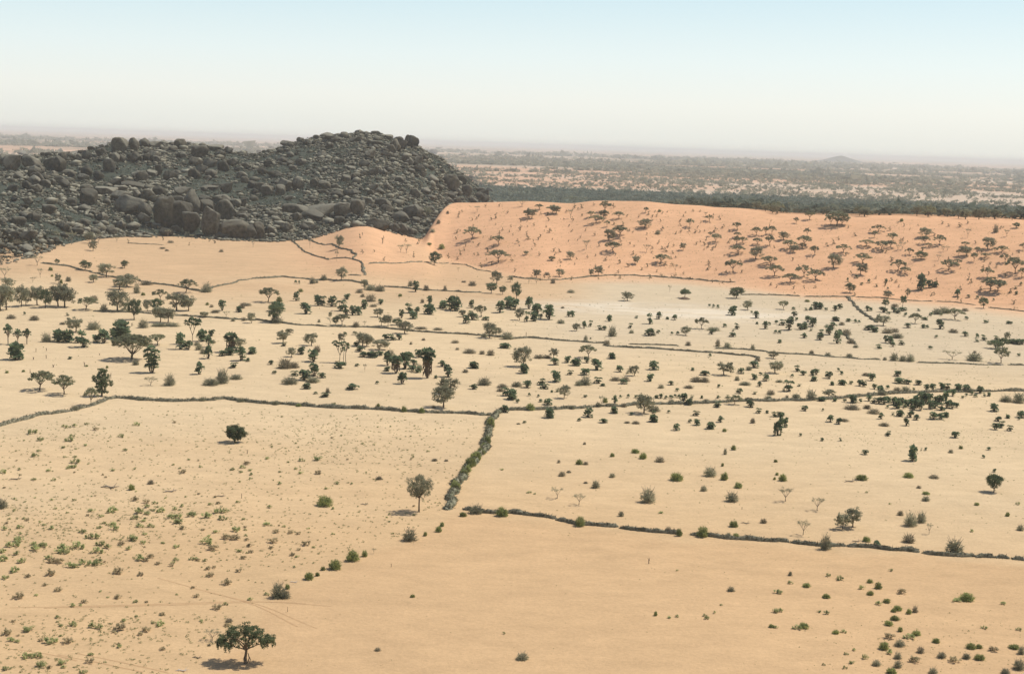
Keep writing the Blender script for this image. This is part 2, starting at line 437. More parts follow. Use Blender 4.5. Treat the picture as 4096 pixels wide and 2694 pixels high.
# ============================================================ ground
def build_ground():
    A1 = np.linspace(-0.47, 0.47, 900)
    A0 = np.linspace(-math.pi, -0.47, 90)[:-1]; A2 = np.linspace(0.47, math.pi, 90)[1:]
    A = np.concatenate([A0, A1, A2])[:-1]
    Dr = np.concatenate([[5, 60, 120, 160], np.geomspace(190, 700, 330), np.linspace(702, 1450, 400), np.geomspace(1460, 3000, 70), np.geomspace(3100, 60000, 80)])
    AA, DD = np.meshgrid(A, Dr)
    X = np.sin(AA) * DD; Y = np.cos(AA) * DD
    Z = sand_h(X, Y)
    nr, na = X.shape
    V = np.stack([X, Y, Z], -1).reshape(-1, 3)
    i = np.arange(nr - 1)[:, None]; j = np.arange(na)[None, :]
    a = i * na + j; b = i * na + (j + 1) % na
    F = np.stack([a, b, b + na, a + na], -1).reshape(-1, 4)
    # closing disc at the centre
    me = fast_mesh("ground", V, F[:, ::-1], [ground_material()])
    # soil colours
    fore = np.array([.62, .430, .240]); pale = np.array([.675, .518, .322]); bare = np.array([.61, .412, .228]); dune = np.array([.735, .430, .245]); tan = np.array([.60, .410, .240])
    white = np.array([.74, .64, .49]); far = np.array([.65, .42, .28]); grey = np.array([.61, .50, .345])
    n1 = fbm(X / 120., Y / 60., 31, 4)
    w = lambda t: smooth(t)[..., None]
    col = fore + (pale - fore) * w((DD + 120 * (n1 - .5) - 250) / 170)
    fp = [(440, 1580), (480, 1545), (620, 1392), (720, 1332), (820, 1292), (960, 1245), (1045, 1188), (1150, 1192), (1350, 1214), (1640, 1249), (2000, 1279), (2380, 1305), (2700, 1335)]
    qa = np.array([at_z(x, y, 0) for x, y in fp]); qo = np.argsort(qa[:, 0]); Dw = np.interp(AA, qa[qo, 0], qa[qo, 1], left=100)
    inb = w((Dw - DD + 14 * (fbm(X / 12., Y / 9., 36, 3) - .5)) / 9.0)          # the tilled, bare field nearest the camera
    col = col + (bare - col) * inb
    # right middle ground greyer-pale
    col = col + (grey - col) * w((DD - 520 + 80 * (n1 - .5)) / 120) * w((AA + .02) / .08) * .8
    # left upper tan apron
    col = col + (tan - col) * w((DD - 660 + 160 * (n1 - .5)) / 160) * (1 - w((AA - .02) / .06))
    # pale clay pan
    pa, pD = at_z(1560, 722, 0)
    pan = np.exp(-(((AA - pa) / .085) ** 2) - (((DD - pD) / 26) ** 2)) * smooth((n1 - .25) * 3) * (.35 + .9 * smooth((fbm(X / 14., Y / 7., 37, 4) - .35) * 4))
    pan = np.clip(pan * 1.5, 0, 1)[..., None]
    # dune
    Df = np.interp(AA, da, dD)
    du = w((DD - Df + 50 + 40 * (n1 - .5)) / 70) * w((AA - ca_r[0] + .012) / .02)
    col = col + (dune - col) * du
    kn = np.exp(-((AA - az_of(860, 540)) / .05) ** 2) * smooth((DD - 760) / 130)
    col = col + (dune - col) * (np.clip(kn, 0, 1)[..., None]) * .8
    col = col + (white - col) * pan * .9
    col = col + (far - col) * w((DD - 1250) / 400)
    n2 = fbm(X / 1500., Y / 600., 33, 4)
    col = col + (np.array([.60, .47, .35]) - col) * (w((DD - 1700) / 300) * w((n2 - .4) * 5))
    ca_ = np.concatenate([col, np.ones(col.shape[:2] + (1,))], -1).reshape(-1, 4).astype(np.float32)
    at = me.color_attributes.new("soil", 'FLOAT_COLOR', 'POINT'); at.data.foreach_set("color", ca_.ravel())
    lit = np.clip(.25 + .75 * smooth((DD - 420) / 150) + .6 * smooth((190 - DD)), 0, 1)
    lf = np.clip(lit + .4 * smooth((-AA - .02) * 12) * (1 - smooth((DD - 400) / 80)), 0, 1)
    lf = lf * (1 - .7 * inb[..., 0])
    al = me.attributes.new("litter", 'FLOAT', 'POINT'); al.data.foreach_set("value", lf.astype(np.float32).ravel())
    sc = smooth((DD - 4200) / 1800) * .9
    asb = me.attributes.new("scrub", 'FLOAT', 'POINT'); asb.data.foreach_set("value", sc.astype(np.float32).ravel())
    for p in me.polygons: break
    me.polygons.foreach_set("use_smooth", np.ones(len(me.polygons), dtype=bool))
    o = link("ground", me); setp(o, kind="structure")
    # hill body
    A = np.linspace(-0.72, ka[-1] + .01, 760); Dr = np.linspace(940, 1760, 330)
    AA, DD = np.meshgrid(A, Dr); X = np.sin(AA) * DD; Y = np.cos(AA) * DD; Z = hill_h(X, Y)
    nr, na = X.shape
    V = np.stack([X, Y, Z], -1).reshape(-1, 3)
    i = np.arange(nr - 1)[:, None]; j = np.arange(na - 1)[None, :]
    a = i * na + j
    F = np.stack([a, a + na, a + na + 1, a + 1], -1).reshape(-1, 4)
    keep = (Z[:-1, :-1] > sand_h(X, Y)[:-1, :-1] - 6).reshape(-1)
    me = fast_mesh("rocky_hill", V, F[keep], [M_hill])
    o = link("rocky_hill", me); setp(o, kind="structure")
    # low hill far off on the plain
    a0, D0 = at_z(1955, 372, 0)
    D0 = 17000.
    n = 48; V = []; F = []
    for r in range(14):
        for k in range(n):
            an = 2 * math.pi * k / n; rr = r / 13.
            lx = math.cos(an) * rr * 330 * (1 + .15 * math.sin(3 * an)); ly = math.sin(an) * rr * 220
            hz = 66 * (1 - smooth(rr) ** .8) * (0.85 + .3 * float(sv_noise(np.array([lx / 120.]), np.array([ly / 120.]), 4)[0])) - 1
            V.append([D0 * math.sin(a0) + lx, D0 * math.cos(a0) + ly, hz])
    for r in range(13):
        for k in range(n): F.append([r * n + k, (r + 1) * n + k, (r + 1) * n + (k + 1) % n, r * n + (k + 1) % n])
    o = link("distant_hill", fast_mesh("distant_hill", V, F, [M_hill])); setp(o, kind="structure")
build_ground()

# ============================================================ boulders
def ico(sub):
    import bmesh
    bm = bmesh.new(); bmesh.ops.create_icosphere(bm, subdivisions=sub, radius=1)
    V = np.array([v.co[:] for v in bm.verts]); F = np.array([[v.index for v in f.verts] for f in bm.faces]); bm.free()
    return V, F
ICO1 = ico(1); ICO2 = ico(2); ICO4 = ico(4)
def noise3(P, f, seed):
    return (fbm(P[:, 0] * f + seed, P[:, 1] * f + P[:, 2] * .7 * f, seed, 3) + fbm(P[:, 2] * f - seed, P[:, 0] * f * .8 + P[:, 1] * f * .5, seed + 3, 3)) - 1
def boulder_mesh(seed, base=ICO4, pw=.66, amp=.13):
    rs = np.random.RandomState(seed)
    V, F = base; P = V.copy()
    ax = rs.randn(3, 3); q, _ = np.linalg.qr(ax)
    W = P @ (q if seed % 3 else np.eye(3))
    W = np.sign(W) * np.abs(W) ** pw
    W /= np.abs(W).max(0)
    P = W @ (q.T if seed % 3 else np.eye(3))
    # cut planes give flat joint faces
    for k in range(13):
        d = rs.randn(3); d[2] *= .7; d /= np.linalg.norm(d); lim = .62 + .26 * rs.rand()
        s = P @ d; over = s > lim
        P[over] -= np.outer(s[over] - lim, d) * .85
    r = 1 + amp * noise3(P, 1.4, seed) + amp * .4 * noise3(P, 4, seed + 9)
    P = P * r[:, None]
    if seed % 4 == 1:        # vertical joint crack
        dx = np.abs(P[:, 0] - .1 * rs.randn()); P *= (1 - .16 * np.exp(-(dx / .07) ** 2))[:, None]
    P[:, 2] += 0.0
    lo, hi = P.min(0), P.max(0)
    P = (P - (lo + hi) / 2) / (hi - lo)            # unit box, centred
    P[:, 2] += .5
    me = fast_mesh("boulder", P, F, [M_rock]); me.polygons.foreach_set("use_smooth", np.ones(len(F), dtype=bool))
    return me
BM = [boulder_mesh(s) for s in range(14)]
BS = {
 'T1': "800 365 100 80;930 340 120 80;1100 300 190 130;1250 290 110 120;1330 250 120 80;940 262 60 35;850 280 90 35;1430 260 120 60;1520 230 100 40;1670 270 140 90;1690 200 60 25;1850 355 190 110;1990 280 190 50;2050 355 110 75;2120 310 100 60;1240 395 120 80;1060 400 100 75;1010 480 100 100;800 520 90 75;500 480 180 120;280 450 190 110;90 470 170 140;30 420 120 100;570 370 90 70;400 335 60 35;1475 520 60 80;1400 525 100 50;1810 430 120 70;1950 440 130 70;2160 430 90 60;2245 540 90 45;910 560 100 70;400 570 80 55;480 605 60 45;560 600 90 60;1080 610 120 55;1225 620 200 40;800 670 110 60;970 690 190 60;1110 670 120 50;810 795 160 130;1130 750 190 80;1200 880 260 150;1260 730 80 60;1370 740 120 80;1470 700 110 70;1340 910 120 110;1490 780 110 55;1650 790 150 70;1690 700 150 65;1770 890 130 190;1560 1000 200 220;1690 1000 170 190;1760 1050 170 150;1910 870 130 110;1910 760 140 50;1955 1075 160 210;2050 780 160 75;2090 920 160 140;2190 1105 230 140;2330 1110 120 110;2070 1105 130 50;2060 1060 110 80;2100 675 90 70;1940 640 180 30;1035 1065 80 55;1265 1090 90 35;1245 1040 70 50;1445 1005 80 40;1540 1080 110 60;1320 1080 60 40;85 1070 80 45;130 940 60 30;660 790 80 50;990 790 60 50;1190 955 50 60;450 345 80 45;620 330 60 35;200 320 90 35;1600 240 80 35",
 'T2': "95 700 110 80;35 670 80 70;225 700 80 80;385 650 100 90;250 670 150 110;165 530 140 50;545 630 70 70;630 640 100 60;750 720 120 55;880 710 160 60;370 880 240 90;620 900 250 90;520 930 200 80;805 900 150 105;940 880 130 120;770 980 90 65;30 1110 90 130;285 1050 100 80;1130 1040 190 100;1275 1060 110 80;1350 1060 110 80;1420 1070 80 60;1340 960 140 90;1450 920 160 110;1180 820 150 80;1090 660 70 50;1640 590 100 70;1810 660 150 130;1915 600 100 75;1960 720 90 90;1800 730 90 50;1450 260 160 120;1345 280 130 110;1290 300 100 120;1250 310 110 80;1200 310 80 50;1330 165 90 30;950 135 90 45;1110 135 110 35;920 205 130 45;660 150 150 40;820 135 80 25;720 190 200 40;1100 240 180 45;1230 180 100 45;290 240 160 50;410 200 80 40;500 230 90 40;30 310 70 35;780 410 70 40;240 400 100 50;410 420 90 50;1570 370 70 45;1510 400 70 50;1470 350 80 50;1650 310 90 40;1730 370 60 40;1385 400 60 60;880 465 80 30;2160 700 60 60;2090 620 40 30;1880 500 40 30;1780 390 30 20;2000 560 60 40;2040 590 40 30;140 270 70 30;570 180 90 40;1040 150 80 35;1900 520 60 45;2120 660 50 40"}
bl = []
for tn, s in BS.items():
    ox, oy, sc = TILE[tn]
    for e in s.split(';'):
        x, y, w, h = map(float, e.split()); bl.append((ox + x / sc, oy + y / sc, w / sc, h / sc))
rb = np.random.RandomState(11)
# more mid-size blocks over the slopes
tries = 0
while len(bl) < 300 and tries < 5000:
    tries += 1
    ox = rb.uniform(0, 1130); a = az_of(ox, 480)
    ysk = np.interp(ox, [p[0] for p in sk_px], [p[1] for p in sk_px]); yft = np.interp(ox, [p[0] for p in foot_px] + [1030, 1140], [p[1] for p in foot_px] + [490, 470])
    oy = ysk + (yft - ysk) * rb.uniform(.03, .97)
    sx, sy = ox * K, oy * K
    if any(abs(sx - b[0]) < (b[2] * .5 + 8) and abs(sy - b[1] + b[3] * .5) < b[3] * .6 + 5 for b in bl[:150]): continue
    w = rb.uniform(16, 40) * (1 + .3 * (ox < 600)); bl.append((sx, sy, w, w * rb.uniform(.45, .8)))
for i, (sx, sy, w, h) in enumerate(bl):
    x, y, z, t = hit(sx, sy, hill_h)
    mpp = t / F_SRC
    W = w * mpp; Hh = h * mpp
    bury = .22
    o = link("boulder", BM[i % 14], loc=(x, y + W * .2, z - Hh * bury * .7))
    gk = .80 if sy < np.interp(sx, [0, 400, 1100, 1400, 1700], [690, 640, 650, 610, 640]) else (1.0 if sy < 860 and W > 9 else 1.1)
    o.scale = (W * 1.1 * gk, W * rb.uniform(.75, 1.0), Hh * (1 + bury * 1.6) * (1 + (gk - 1) * .6))
    o.rotation_euler = (rb.uniform(-.08, .08), rb.uniform(-.1, .1), rb.uniform(-.35, .35))
    shape = "long flat slab" if w > 3 * h else ("upright block" if h > 1.1 * w else ("rounded boulder" if i % 2 else "squared boulder"))
    size = "huge" if W > 14 else ("large" if W > 9 else ("mid-sized" if W > 6 else "small"))
    THINGS.append(dict(o=o, name="boulder", cat="boulder", noun=shape, size=size, sx=sx, sy=sy, group="boulders on the rocky hill", hill=True))

def rubble():
    n = 36000
    rs = np.random.RandomState(3)
    B = Bld()
    az = rs.uniform(-.40, ka[-2] + .005, n * 2); u = rs.rand(n * 2)
    Df = np.interp(az, fa, fD); Dc = np.interp(az, ka, kD)
    D = Df + 2 + (Dc - Df + 25) * u; D = np.where(rs.rand(n * 2) < .025, Df - 16 * rs.rand(n * 2) ** 1.5 + 2, D)
    cl = fbm(np.sin(az) * D / 40., np.cos(az) * D / 40., 41, 3)
    k = rs.rand(n * 2) < smooth((cl - .3) * 3) * .9 + .1
    az = az[k][:n]; D = D[k][:n]; n = len(az)
    x = np.sin(az) * D; y = np.cos(az) * D; z = np.where(D < np.interp(az, fa, fD) + 3, sand_h(x, y), hill_h(x, y))
    ok = z > sand_h(x, y) - 1.0
    x, y, z = x[ok], y[ok], z[ok]; n = len(x)
    r = .52 * np.exp(rs.randn(n) * .62) + .2
    r = np.clip(r, .35, 4.2)
    V0, F0 = ICO1
    S = r[:, None, None] * (np.array([1.25, 1.1, .8]) * (0.7 + .6 * rs.rand(n, 1, 3)))
    P = np.sign(V0) * np.abs(V0) ** .8
    P = P[None] * S * (0.8 + .4 * rs.rand(n, len(V0), 1))
    a = rs.rand(n) * 6.28; ca_, sa_ = np.cos(a)[:, None], np.sin(a)[:, None]
    Q = P.copy(); Q[..., 0] = P[..., 0] * ca_ - P[..., 1] * sa_; Q[..., 1] = P[..., 0] * sa_ + P[..., 1] * ca_
    Q += np.stack([x, y, z + r * .25], -1)[:, None, :]
    F = F0[None] + (np.arange(n) * len(V0))[:, None, None]
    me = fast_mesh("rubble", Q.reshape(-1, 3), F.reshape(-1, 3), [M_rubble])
    o = link("rubble", me); setp(o, "grey brown rubble of small broken boulders covering the rocky hill", "rubble", kind="stuff")
    # scrub between the rocks
    n = 8000; az = rs.uniform(-.40, ka[-3], n); Df = np.interp(az, fa, fD); Dc = np.interp(az, ka, kD); D = Df + (Dc - Df + 8) * rs.rand(n)
    x = np.sin(az) * D; y = np.cos(az) * D; z = hill_h(x, y)
    B = Bld(); m = 16
    rr = (.8 + 1.9 * rs.rand(n))[:, None, None]
    d = rs.randn(n, m, 3); d /= np.linalg.norm(d, axis=2)[..., None]; d[..., 2] = np.abs(d[..., 2])
    p = np.stack([x, y, z + .2], -1)[:, None, :] + d * rr * rs.rand(n, m, 1) ** .5
    p = p.reshape(-1, 3); tr = rs.randn(len(p), 3, 3) * .32
    V = (p[:, None, :] + tr).reshape(-1, 3)
    me = fast_mesh("hill_scrub", V, np.arange(len(V)).reshape(-1, 3), [mat("hill_scrub", (.085, .10, .07), col2=(.05, .065, .045), scale=.3, objvar=0, trans=.2)])
    o = link("hill_scrub", me); setp(o, "thin grey green scrub growing between the rocks of the hill", "scrub", kind="stuff")
rubble()


# ============================================================ plant prototypes (height 1, width 1, base at the origin)
def curve(p0, p1, sag, n=5):
    p0 = np.array(p0, float); p1 = np.array(p1, float)
    t = np.linspace(0, 1, n)[:, None]
    q = p0 + (p1 - p0) * t
    q[:, 2] += sag * np.sin(np.pi * t[:, 0])
    return q

def limbs(b, rs, n, z0, z1, r, rt, sides=5, lean=0.0, sub=True):
    """trunk up to z0, n limbs spreading to radius r at height z1; returns limb tips"""
    top = np.array([lean * .5 + rs.uniform(-.02, .02), rs.uniform(-.02, .02), z0])
    tube(b, [[0, 0, -.03], top * .5 + rs.uniform(-.015, .015, 3) * [1, 1, 0], top], [rt * 1.25, rt, rt * .85], 7)
    tips = []
    for k in range(n):
        a = 2 * math.pi * (k + rs.rand() * .7) / n; rr = r * (.55 + .45 * rs.rand())
        tip = np.array([math.cos(a) * rr + lean, math.sin(a) * rr, z1 * (.88 + .16 * rs.rand())])
        c = curve(top, tip, rs.uniform(-.02, .05)); tube(b, c, np.linspace(rt * .6, rt * .15, 5), sides); tips.append(tip)
        if sub:
            for q in range(2):
                st = c[2 + q]; t2 = st + np.array([rs.uniform(-.16, .16), rs.uniform(-.16, .16), z1 * .9 - st[2] + rs.uniform(-.03, .05)])
                tube(b, [st, (st + t2) / 2, t2], [rt * .3, rt * .2, rt * .08], 4); tips.append(t2)
    return tips

def P_umbrella(seed, n=2600, lean=0.0, leaf=.026, droop=.34):
    """flat-topped acacia. horizontal unit = width, vertical unit = height"""
    rs = np.random.RandomState(seed); t = Bld(); c = Bld()
    tips = limbs(t, rs, 7, .26, .72, .38, .022, lean=lean)
    sp = []
    wob = rs.rand(2) * 6
    for k in range(52):
        a = rs.rand() * 6.28; r = (.44 + .05 * math.sin(2 * a + wob[0]) + .03 * math.sin(5 * a + wob[1])) * math.sqrt(rs.rand())
        sp.append((math.cos(a) * r + lean, math.sin(a) * r, .94 - droop * (r / .5) ** 2 - .26 * rs.rand() ** 1.3 * (1 - .6 * r)))
    for (x, y, z) in sp:
        leaves(c, rs, (x, y, z), (.08, .08, .07), n // len(sp), leaf, up=.8, out=.3)
    return t.mesh("trunk", M_bark), c.mesh("crown", M_leaf)

def P_round(seed, n=2800, leaf=.027, mt=None, base=.17, dens=.12, k=58, droop=0.0, trunk=.26, multi=5):
    rs = np.random.RandomState(seed); t = Bld(); c = Bld()
    tips = limbs(t, rs, multi, trunk, .78, .34, .028)
    sp = [tp for tp in tips]
    lob = [(rs.uniform(-.22, .22), rs.uniform(-.22, .22), rs.uniform(.5, .72)) for _ in range(4)]
    while len(sp) < k:
        d = rs.randn(3); d /= np.linalg.norm(d); l = lob[rs.randint(4)]
        p = np.array(l) * .5 + np.array([0, 0, .28]) + d * np.array([.41, .41, .36]) * (.55 + .45 * rs.rand())
        if p[2] > base: sp.append(p)
    for p in sp:
        leaves(c, rs, p - np.array([0, 0, .03]), (dens * (.6 + .7 * rs.rand()), dens * (.6 + .7 * rs.rand()), .09), n // len(sp), leaf, up=.5, out=.6)
    if droop:
        for p in sp[::2]:
            leaves(c, rs, np.array(p) - np.array([0, 0, .1]), (.05, .05, .1), n // 60, leaf, up=.2, out=.6, long=1.5)
    return t.mesh("trunk", M_bark), c.mesh("crown", mt or M_leafr)

def P_bare(seed, mt=None, n=420):
    rs = np.random.RandomState(seed); t = Bld(); c = Bld()
    tips = limbs(t, rs, 6, .28, .9, .42, .02)
    for tp in tips:
        m = 12; P = np.repeat(tp[None], m, 0) + rs.randn(m, 3) * .03; D = rs.randn(m, 3) + np.array([tp[0] * 2, tp[1] * 2, .6])
        global R; R = rs
        sticks(c, P, D, .10 + .1 * rs.rand(m), np.full(m, .006))
        leaves(c, rs, tp, (.09, .09, .06), n // len(tips), .016, up=.6)
    return t.mesh("trunk", M_barkl), c.mesh("crown", mt or M_leafr)

def fan_rosette(b, rs, cen, r, n=16, zmin=-.35, hs=1.0):
    """a head of fan-shaped palm leaves; hs: vertical stretch so that leaves keep their shape"""
    cen = np.array(cen, float)
    for k in range(n):
        d = rs.randn(3); d /= np.linalg.norm(d)
        if d[2] < zmin: d[2] = -d[2] * .6
        d /= np.linalg.norm(d)
        stem = cen + d * r * .42 * [1, 1, hs]
        s = np.cross(d, [0, 0, 1.0] if abs(d[2]) < .9 else [1, 0, 0]); s /= np.linalg.norm(s); u = np.cross(s, d)
        m = 6; R_ = r * .6
        V = [stem]
        for q in range(m + 1):
            a = math.radians(-75 + 150 * q / m); rr = R_ * (1 if q % 2 else .78)
            V.append(stem + (d * math.cos(a) * rr + s * math.sin(a) * rr + u * (.12 * R_ * (q % 2)) + np.array([0, 0, -.22 * rr * abs(math.sin(a))])) * [1, 1, hs])
        b.add(V, [[0, q + 1, q + 2] for q in range(m)])
        b.add([cen - s * r * .02, cen + s * r * .02, stem], [[0, 1, 2]])

def P_palm(seed, heads, skirt=0.0, asp=1.0, n=16):
    """heads: (x, y, z, r) in width/height units; asp = width/height"""
    rs = np.random.RandomState(seed); f = Bld(); t = Bld(); sk = Bld()
    for (x, y, z, r) in heads:
        fan_rosette(f, rs, (x, y, z), r, n, hs=asp, zmin=-.5)
        tube(t, [[x * .25, y * .25, -.03], [x * .7, y * .7, z * .5], [x, y, z]], [.03, .026, .022], 5)
        if skirt:
            m = 46
            zz = z - rs.rand(m) * z * skirt
            a = rs.rand(m) * 6.28; rr = r * .38
            P = np.stack([x + np.cos(a) * rr * .5, y + np.sin(a) * rr * .5, zz], -1); D = np.stack([np.cos(a) * .35, np.sin(a) * .35, -np.ones(m)], -1)
            global R; R = rs
            sticks(sk, P, D, .10 + .1 * rs.rand(m), np.full(m, r * .13))
    return [("trunk", t.mesh("trunk", M_bark)), ("fronds", f.mesh("fronds", M_palm))] + ([("dry_fronds", sk.mesh("dry_fronds", M_skirt))] if skirt else [])

def palm_clump_heads(seed, k, tall):
    rs = np.random.RandomState(seed); out = []
    for i in range(k):
        x = rs.uniform(-.27, .27); y = rs.uniform(-.25, .25)
        z = rs.uniform(.62, .74) if i < 2 else rs.uniform(.12, .62)
        out.append((x * (1 - .3 * z), y, z, rs.uniform(.30, .40)))
    return out

def P_broom(seed, mt=None, n=260):
    rs = np.random.RandomState(seed); c = Bld(); st = Bld()
    global R; R = rs
    d = rs.randn(n, 3); d /= np.linalg.norm(d, axis=1)[:, None]; d[:, 2] = np.abs(d[:, 2])
    P = d * np.array([.32, .32, .55]) * (.3 + .7 * rs.rand(n, 1))
    sticks(c, P, d * [.5, .5, .6] + [0, 0, .9] + rs.randn(n, 3) * .2, .16 + .2 * rs.rand(n), np.full(n, .018))
    for k in range(60):
        d = rs.randn(3); d /= np.linalg.norm(d); d[2] = abs(d[2]); leaves(c, rs, d * [.36, .36, .74] * (.35 + .65 * rs.rand()) + [0, 0, .04], (.11, .11, .11), 18, .034, up=.5)
    for k in range(7):
        a_ = k * .9; tube(st, [[0, 0, -.03], [math.cos(a_) * .12, math.sin(a_) * .12, .3], [math.cos(a_) * .25, math.sin(a_) * .25, .62]], [.018, .012, .006], 4)
    return [("stem", st.mesh("stem", M_bark)), ("foliage", c.mesh("foliage", mt or M_broom))]

def P_shrub(seed, mt=None, n=520, flat=.5):
    rs = np.random.RandomState(seed); c = Bld(); st = Bld()
    global R; R = rs
    d = rs.randn(n, 3); d /= np.linalg.norm(d, axis=1)[:, None]; d[:, 2] = np.abs(d[:, 2])
    P = d * np.array([.34, .34, .55]) * rs.rand(n, 1) ** .6
    sticks(c, P, d * [1, 1, 1.3] + rs.randn(n, 3) * .5, .1 + .16 * rs.rand(n), np.full(n, .016))
    for k in range(16):
        dd = rs.randn(3); dd /= np.linalg.norm(dd); dd[2] = abs(dd[2]); leaves(c, rs, dd * np.array([.34, .34, .7]) * (.4 + .6 * rs.rand()), (.12, .12, .12), 9, .035, up=.4)
    for k in range(7):
        a_ = k * .9; tube(st, [[0, 0, -.03], [math.cos(a_) * .15, math.sin(a_) * .15, .35], [math.cos(a_) * .33, math.sin(a_) * .33, .7]], [.02, .012, .006], 4)
    return [("stem", st.mesh("stem", M_barkl)), ("twigs", c.mesh("twigs", mt or M_grey))]

def P_tuft(seed, mt=None, n=340):
    rs = np.random.RandomState(seed); c = Bld()
    for k in range(15):
        a = rs.rand() * 6.28; r = .36 * math.sqrt(rs.rand()) * (1 + .25 * math.sin(3 * a + seed)); leaves(c, rs, (math.cos(a) * r, math.sin(a) * r, .18 + .5 * rs.rand() * (1 - r)), (.13, .13, .22), n // 15, .06, up=.8, out=.3)
    return [(None, c.mesh("tuft", mt or M_tuft))]

def P_sapling(seed):
    rs = np.random.RandomState(seed); c = Bld(); t = Bld()
    x = 0
    pts = [[0, 0, -.03]]
    for k in range(4): x += rs.uniform(-.1, .1); pts.append([x, rs.uniform(-.06, .06), (k + 1) * .22])
    tube(t, pts, [.05, .045, .035, .025, .012], 4)
    for k in range(7):
        p = pts[1 + k % 4]; leaves(c, rs, np.array(p) + rs.uniform(-.24, .24, 3) * [1, 1, .6], (.15, .15, .10), 13, .08, up=.5)
    return [("stem", t.mesh("stem", M_bark)), ("foliage", c.mesh("foliage", M_sapl))]

def P_stump(seed):
    rs = np.random.RandomState(seed); t = Bld()
    tube(t, [[0, 0, -.05], [.03, 0, .4], [.1, 0, .65]], [.13, .11, .08], 6)
    tube(t, [[.03, 0, .35], [-.15, .05, .8], [-.2, .05, 1]], [.08, .06, .02], 5)
    tube(t, [[.1, 0, .62], [.3, -.05, .9], [.33, 0, 1.0]], [.07, .04, .02], 5)
    return [(None, t.mesh("dead_stump", M_bark))]

def tp(x): return [("trunk", x[0]), ("crown", x[1])]
PROTO = {
 'A': [tp(P_umbrella(s, lean=l)) for s, l in ((1, 0), (2, .08), (3, -.1), (4, .03), (5, -.04))],
 'R': [tp(P_round(s)) for s in (11, 12, 13, 14, 15)],
 'D': [tp(P_round(s, mt=M_dark, n=3200, dens=.14, base=.16, k=60, trunk=.16)) for s in (21, 22, 23)],
 'K': [tp(P_bare(s)) for s in (31, 32, 33)],
 'P': [P_palm(40 + i, palm_clump_heads(40 + i, k, tl), asp=a, n=12) for i, (k, tl, a) in enumerate(((8, 1, .8), (8, 0, 1.2), (7, 1, .7), (9, 0, 1.3), (8, 1, .9), (7, 0, 1.1)))],
 'B': [P_broom(s) for s in (51, 52, 53)],
 'G': [P_shrub(s) for s in (61, 62, 63)],
 'V': [P_shrub(s, mt=M_leafr) for s in (66, 67)],
 'S': [P_sapling(s) for s in (71, 72, 73, 74)],
 'T': [P_stump(81), P_stump(82)],
 'F': [P_tuft(s) for s in (91, 92, 93, 94)],
 'E': [P_tuft(s, mt=M_tuftd) for s in (96, 97)],
}
NAMES = {'A': ("acacia_tree", "tree", "flat topped acacia"), 'R': ("thorn_tree", "tree", "grey green thorn tree"), 'D': ("leafy_tree", "tree", "dark leafy tree"), 'K': ("bare_tree", "tree", "thin crowned bare tree"),
         'P': ("palm_clump", "palm", "doum palm clump"), 'B': ("green_bush", "bush", "bright green bush"), 'G': ("dry_shrub", "shrub", "dry grey shrub"), 'V': ("thorn_bush", "bush", "grey green bush"), 'S': ("sapling", "sapling", "thin sapling"),
         'T': ("dead_stump", "stump", "dead stump"), 'F': ("green_herb", "herb", "low green herb"), 'E': ("dry_herb", "herb", "dry tan herb")}
GROUP = {'A': "flat topped acacias", 'R': "grey green thorn trees", 'D': "dark leafy trees", 'K': "thin crowned bare trees", 'P': "doum palm clumps", 'B': "bright green bushes", 'G': "dry grey shrubs", 'V': "grey green bushes", 'S': "saplings on the dune",
         'T': "dead stumps", 'F': "low green herbs", 'E': "dry tan herbs"}

def put(code, sx, sy, h, w=None, parts=None, name=None, label=None, cat=None, rot=None, group=None, noun=None, ext=1.0):
    """stand a plant where the photo pixel (sx, sy) meets the ground; h, w its size in photo pixels"""
    x, y, z, t = hit(sx, sy)
    mpp = t / F_SRC
    w = w or h
    kx, kh = {'B': (1.32, 1.15), 'V': (1.3, 1.38), 'G': (1.25, 1.36), 'F': (1.25, 1.35), 'E': (1.25, 1.35), 'A': (1.1, 1.06), 'R': (1.12, 1.05), 'D': (1.12, 1.04), 'P': (1.26, 1.2), 'K': (1.1, 1.05)}.get(code, (1, 1))
    W = w * mpp * ext * kx; Hh = h * mpp * 1.03 * kh
    nm, ct, nn = NAMES.get(code, (name, cat, noun))
    pr = parts or PROTO[code][random.randrange(len(PROTO[code]))]
    rz = random.uniform(0, 6.28) if rot is None else rot
    if pr[0][0] is None:
        o = link(name or nm, pr[0][1], loc=(x, y, z)); o.scale = (W, W, Hh); o.rotation_euler.z = rz
    else:
        o = link(name or nm, None, loc=(x, y, z)); o.scale = (W, W, Hh); o.rotation_euler.z = rz
        o.empty_display_size = .2
        for pn, me in pr: link(pn, me, parent=o)
    if label: setp(o, label, cat or ct, group)
    else: THINGS.append(dict(o=o, name=nm, cat=ct, noun=noun or nn, size="", sx=sx, sy=sy, group=group or GROUP.get(code), hgt=Hh, wid=W, hpx=h))
    PUT.append((sx, sy, w, h))
    return o
PUT = []

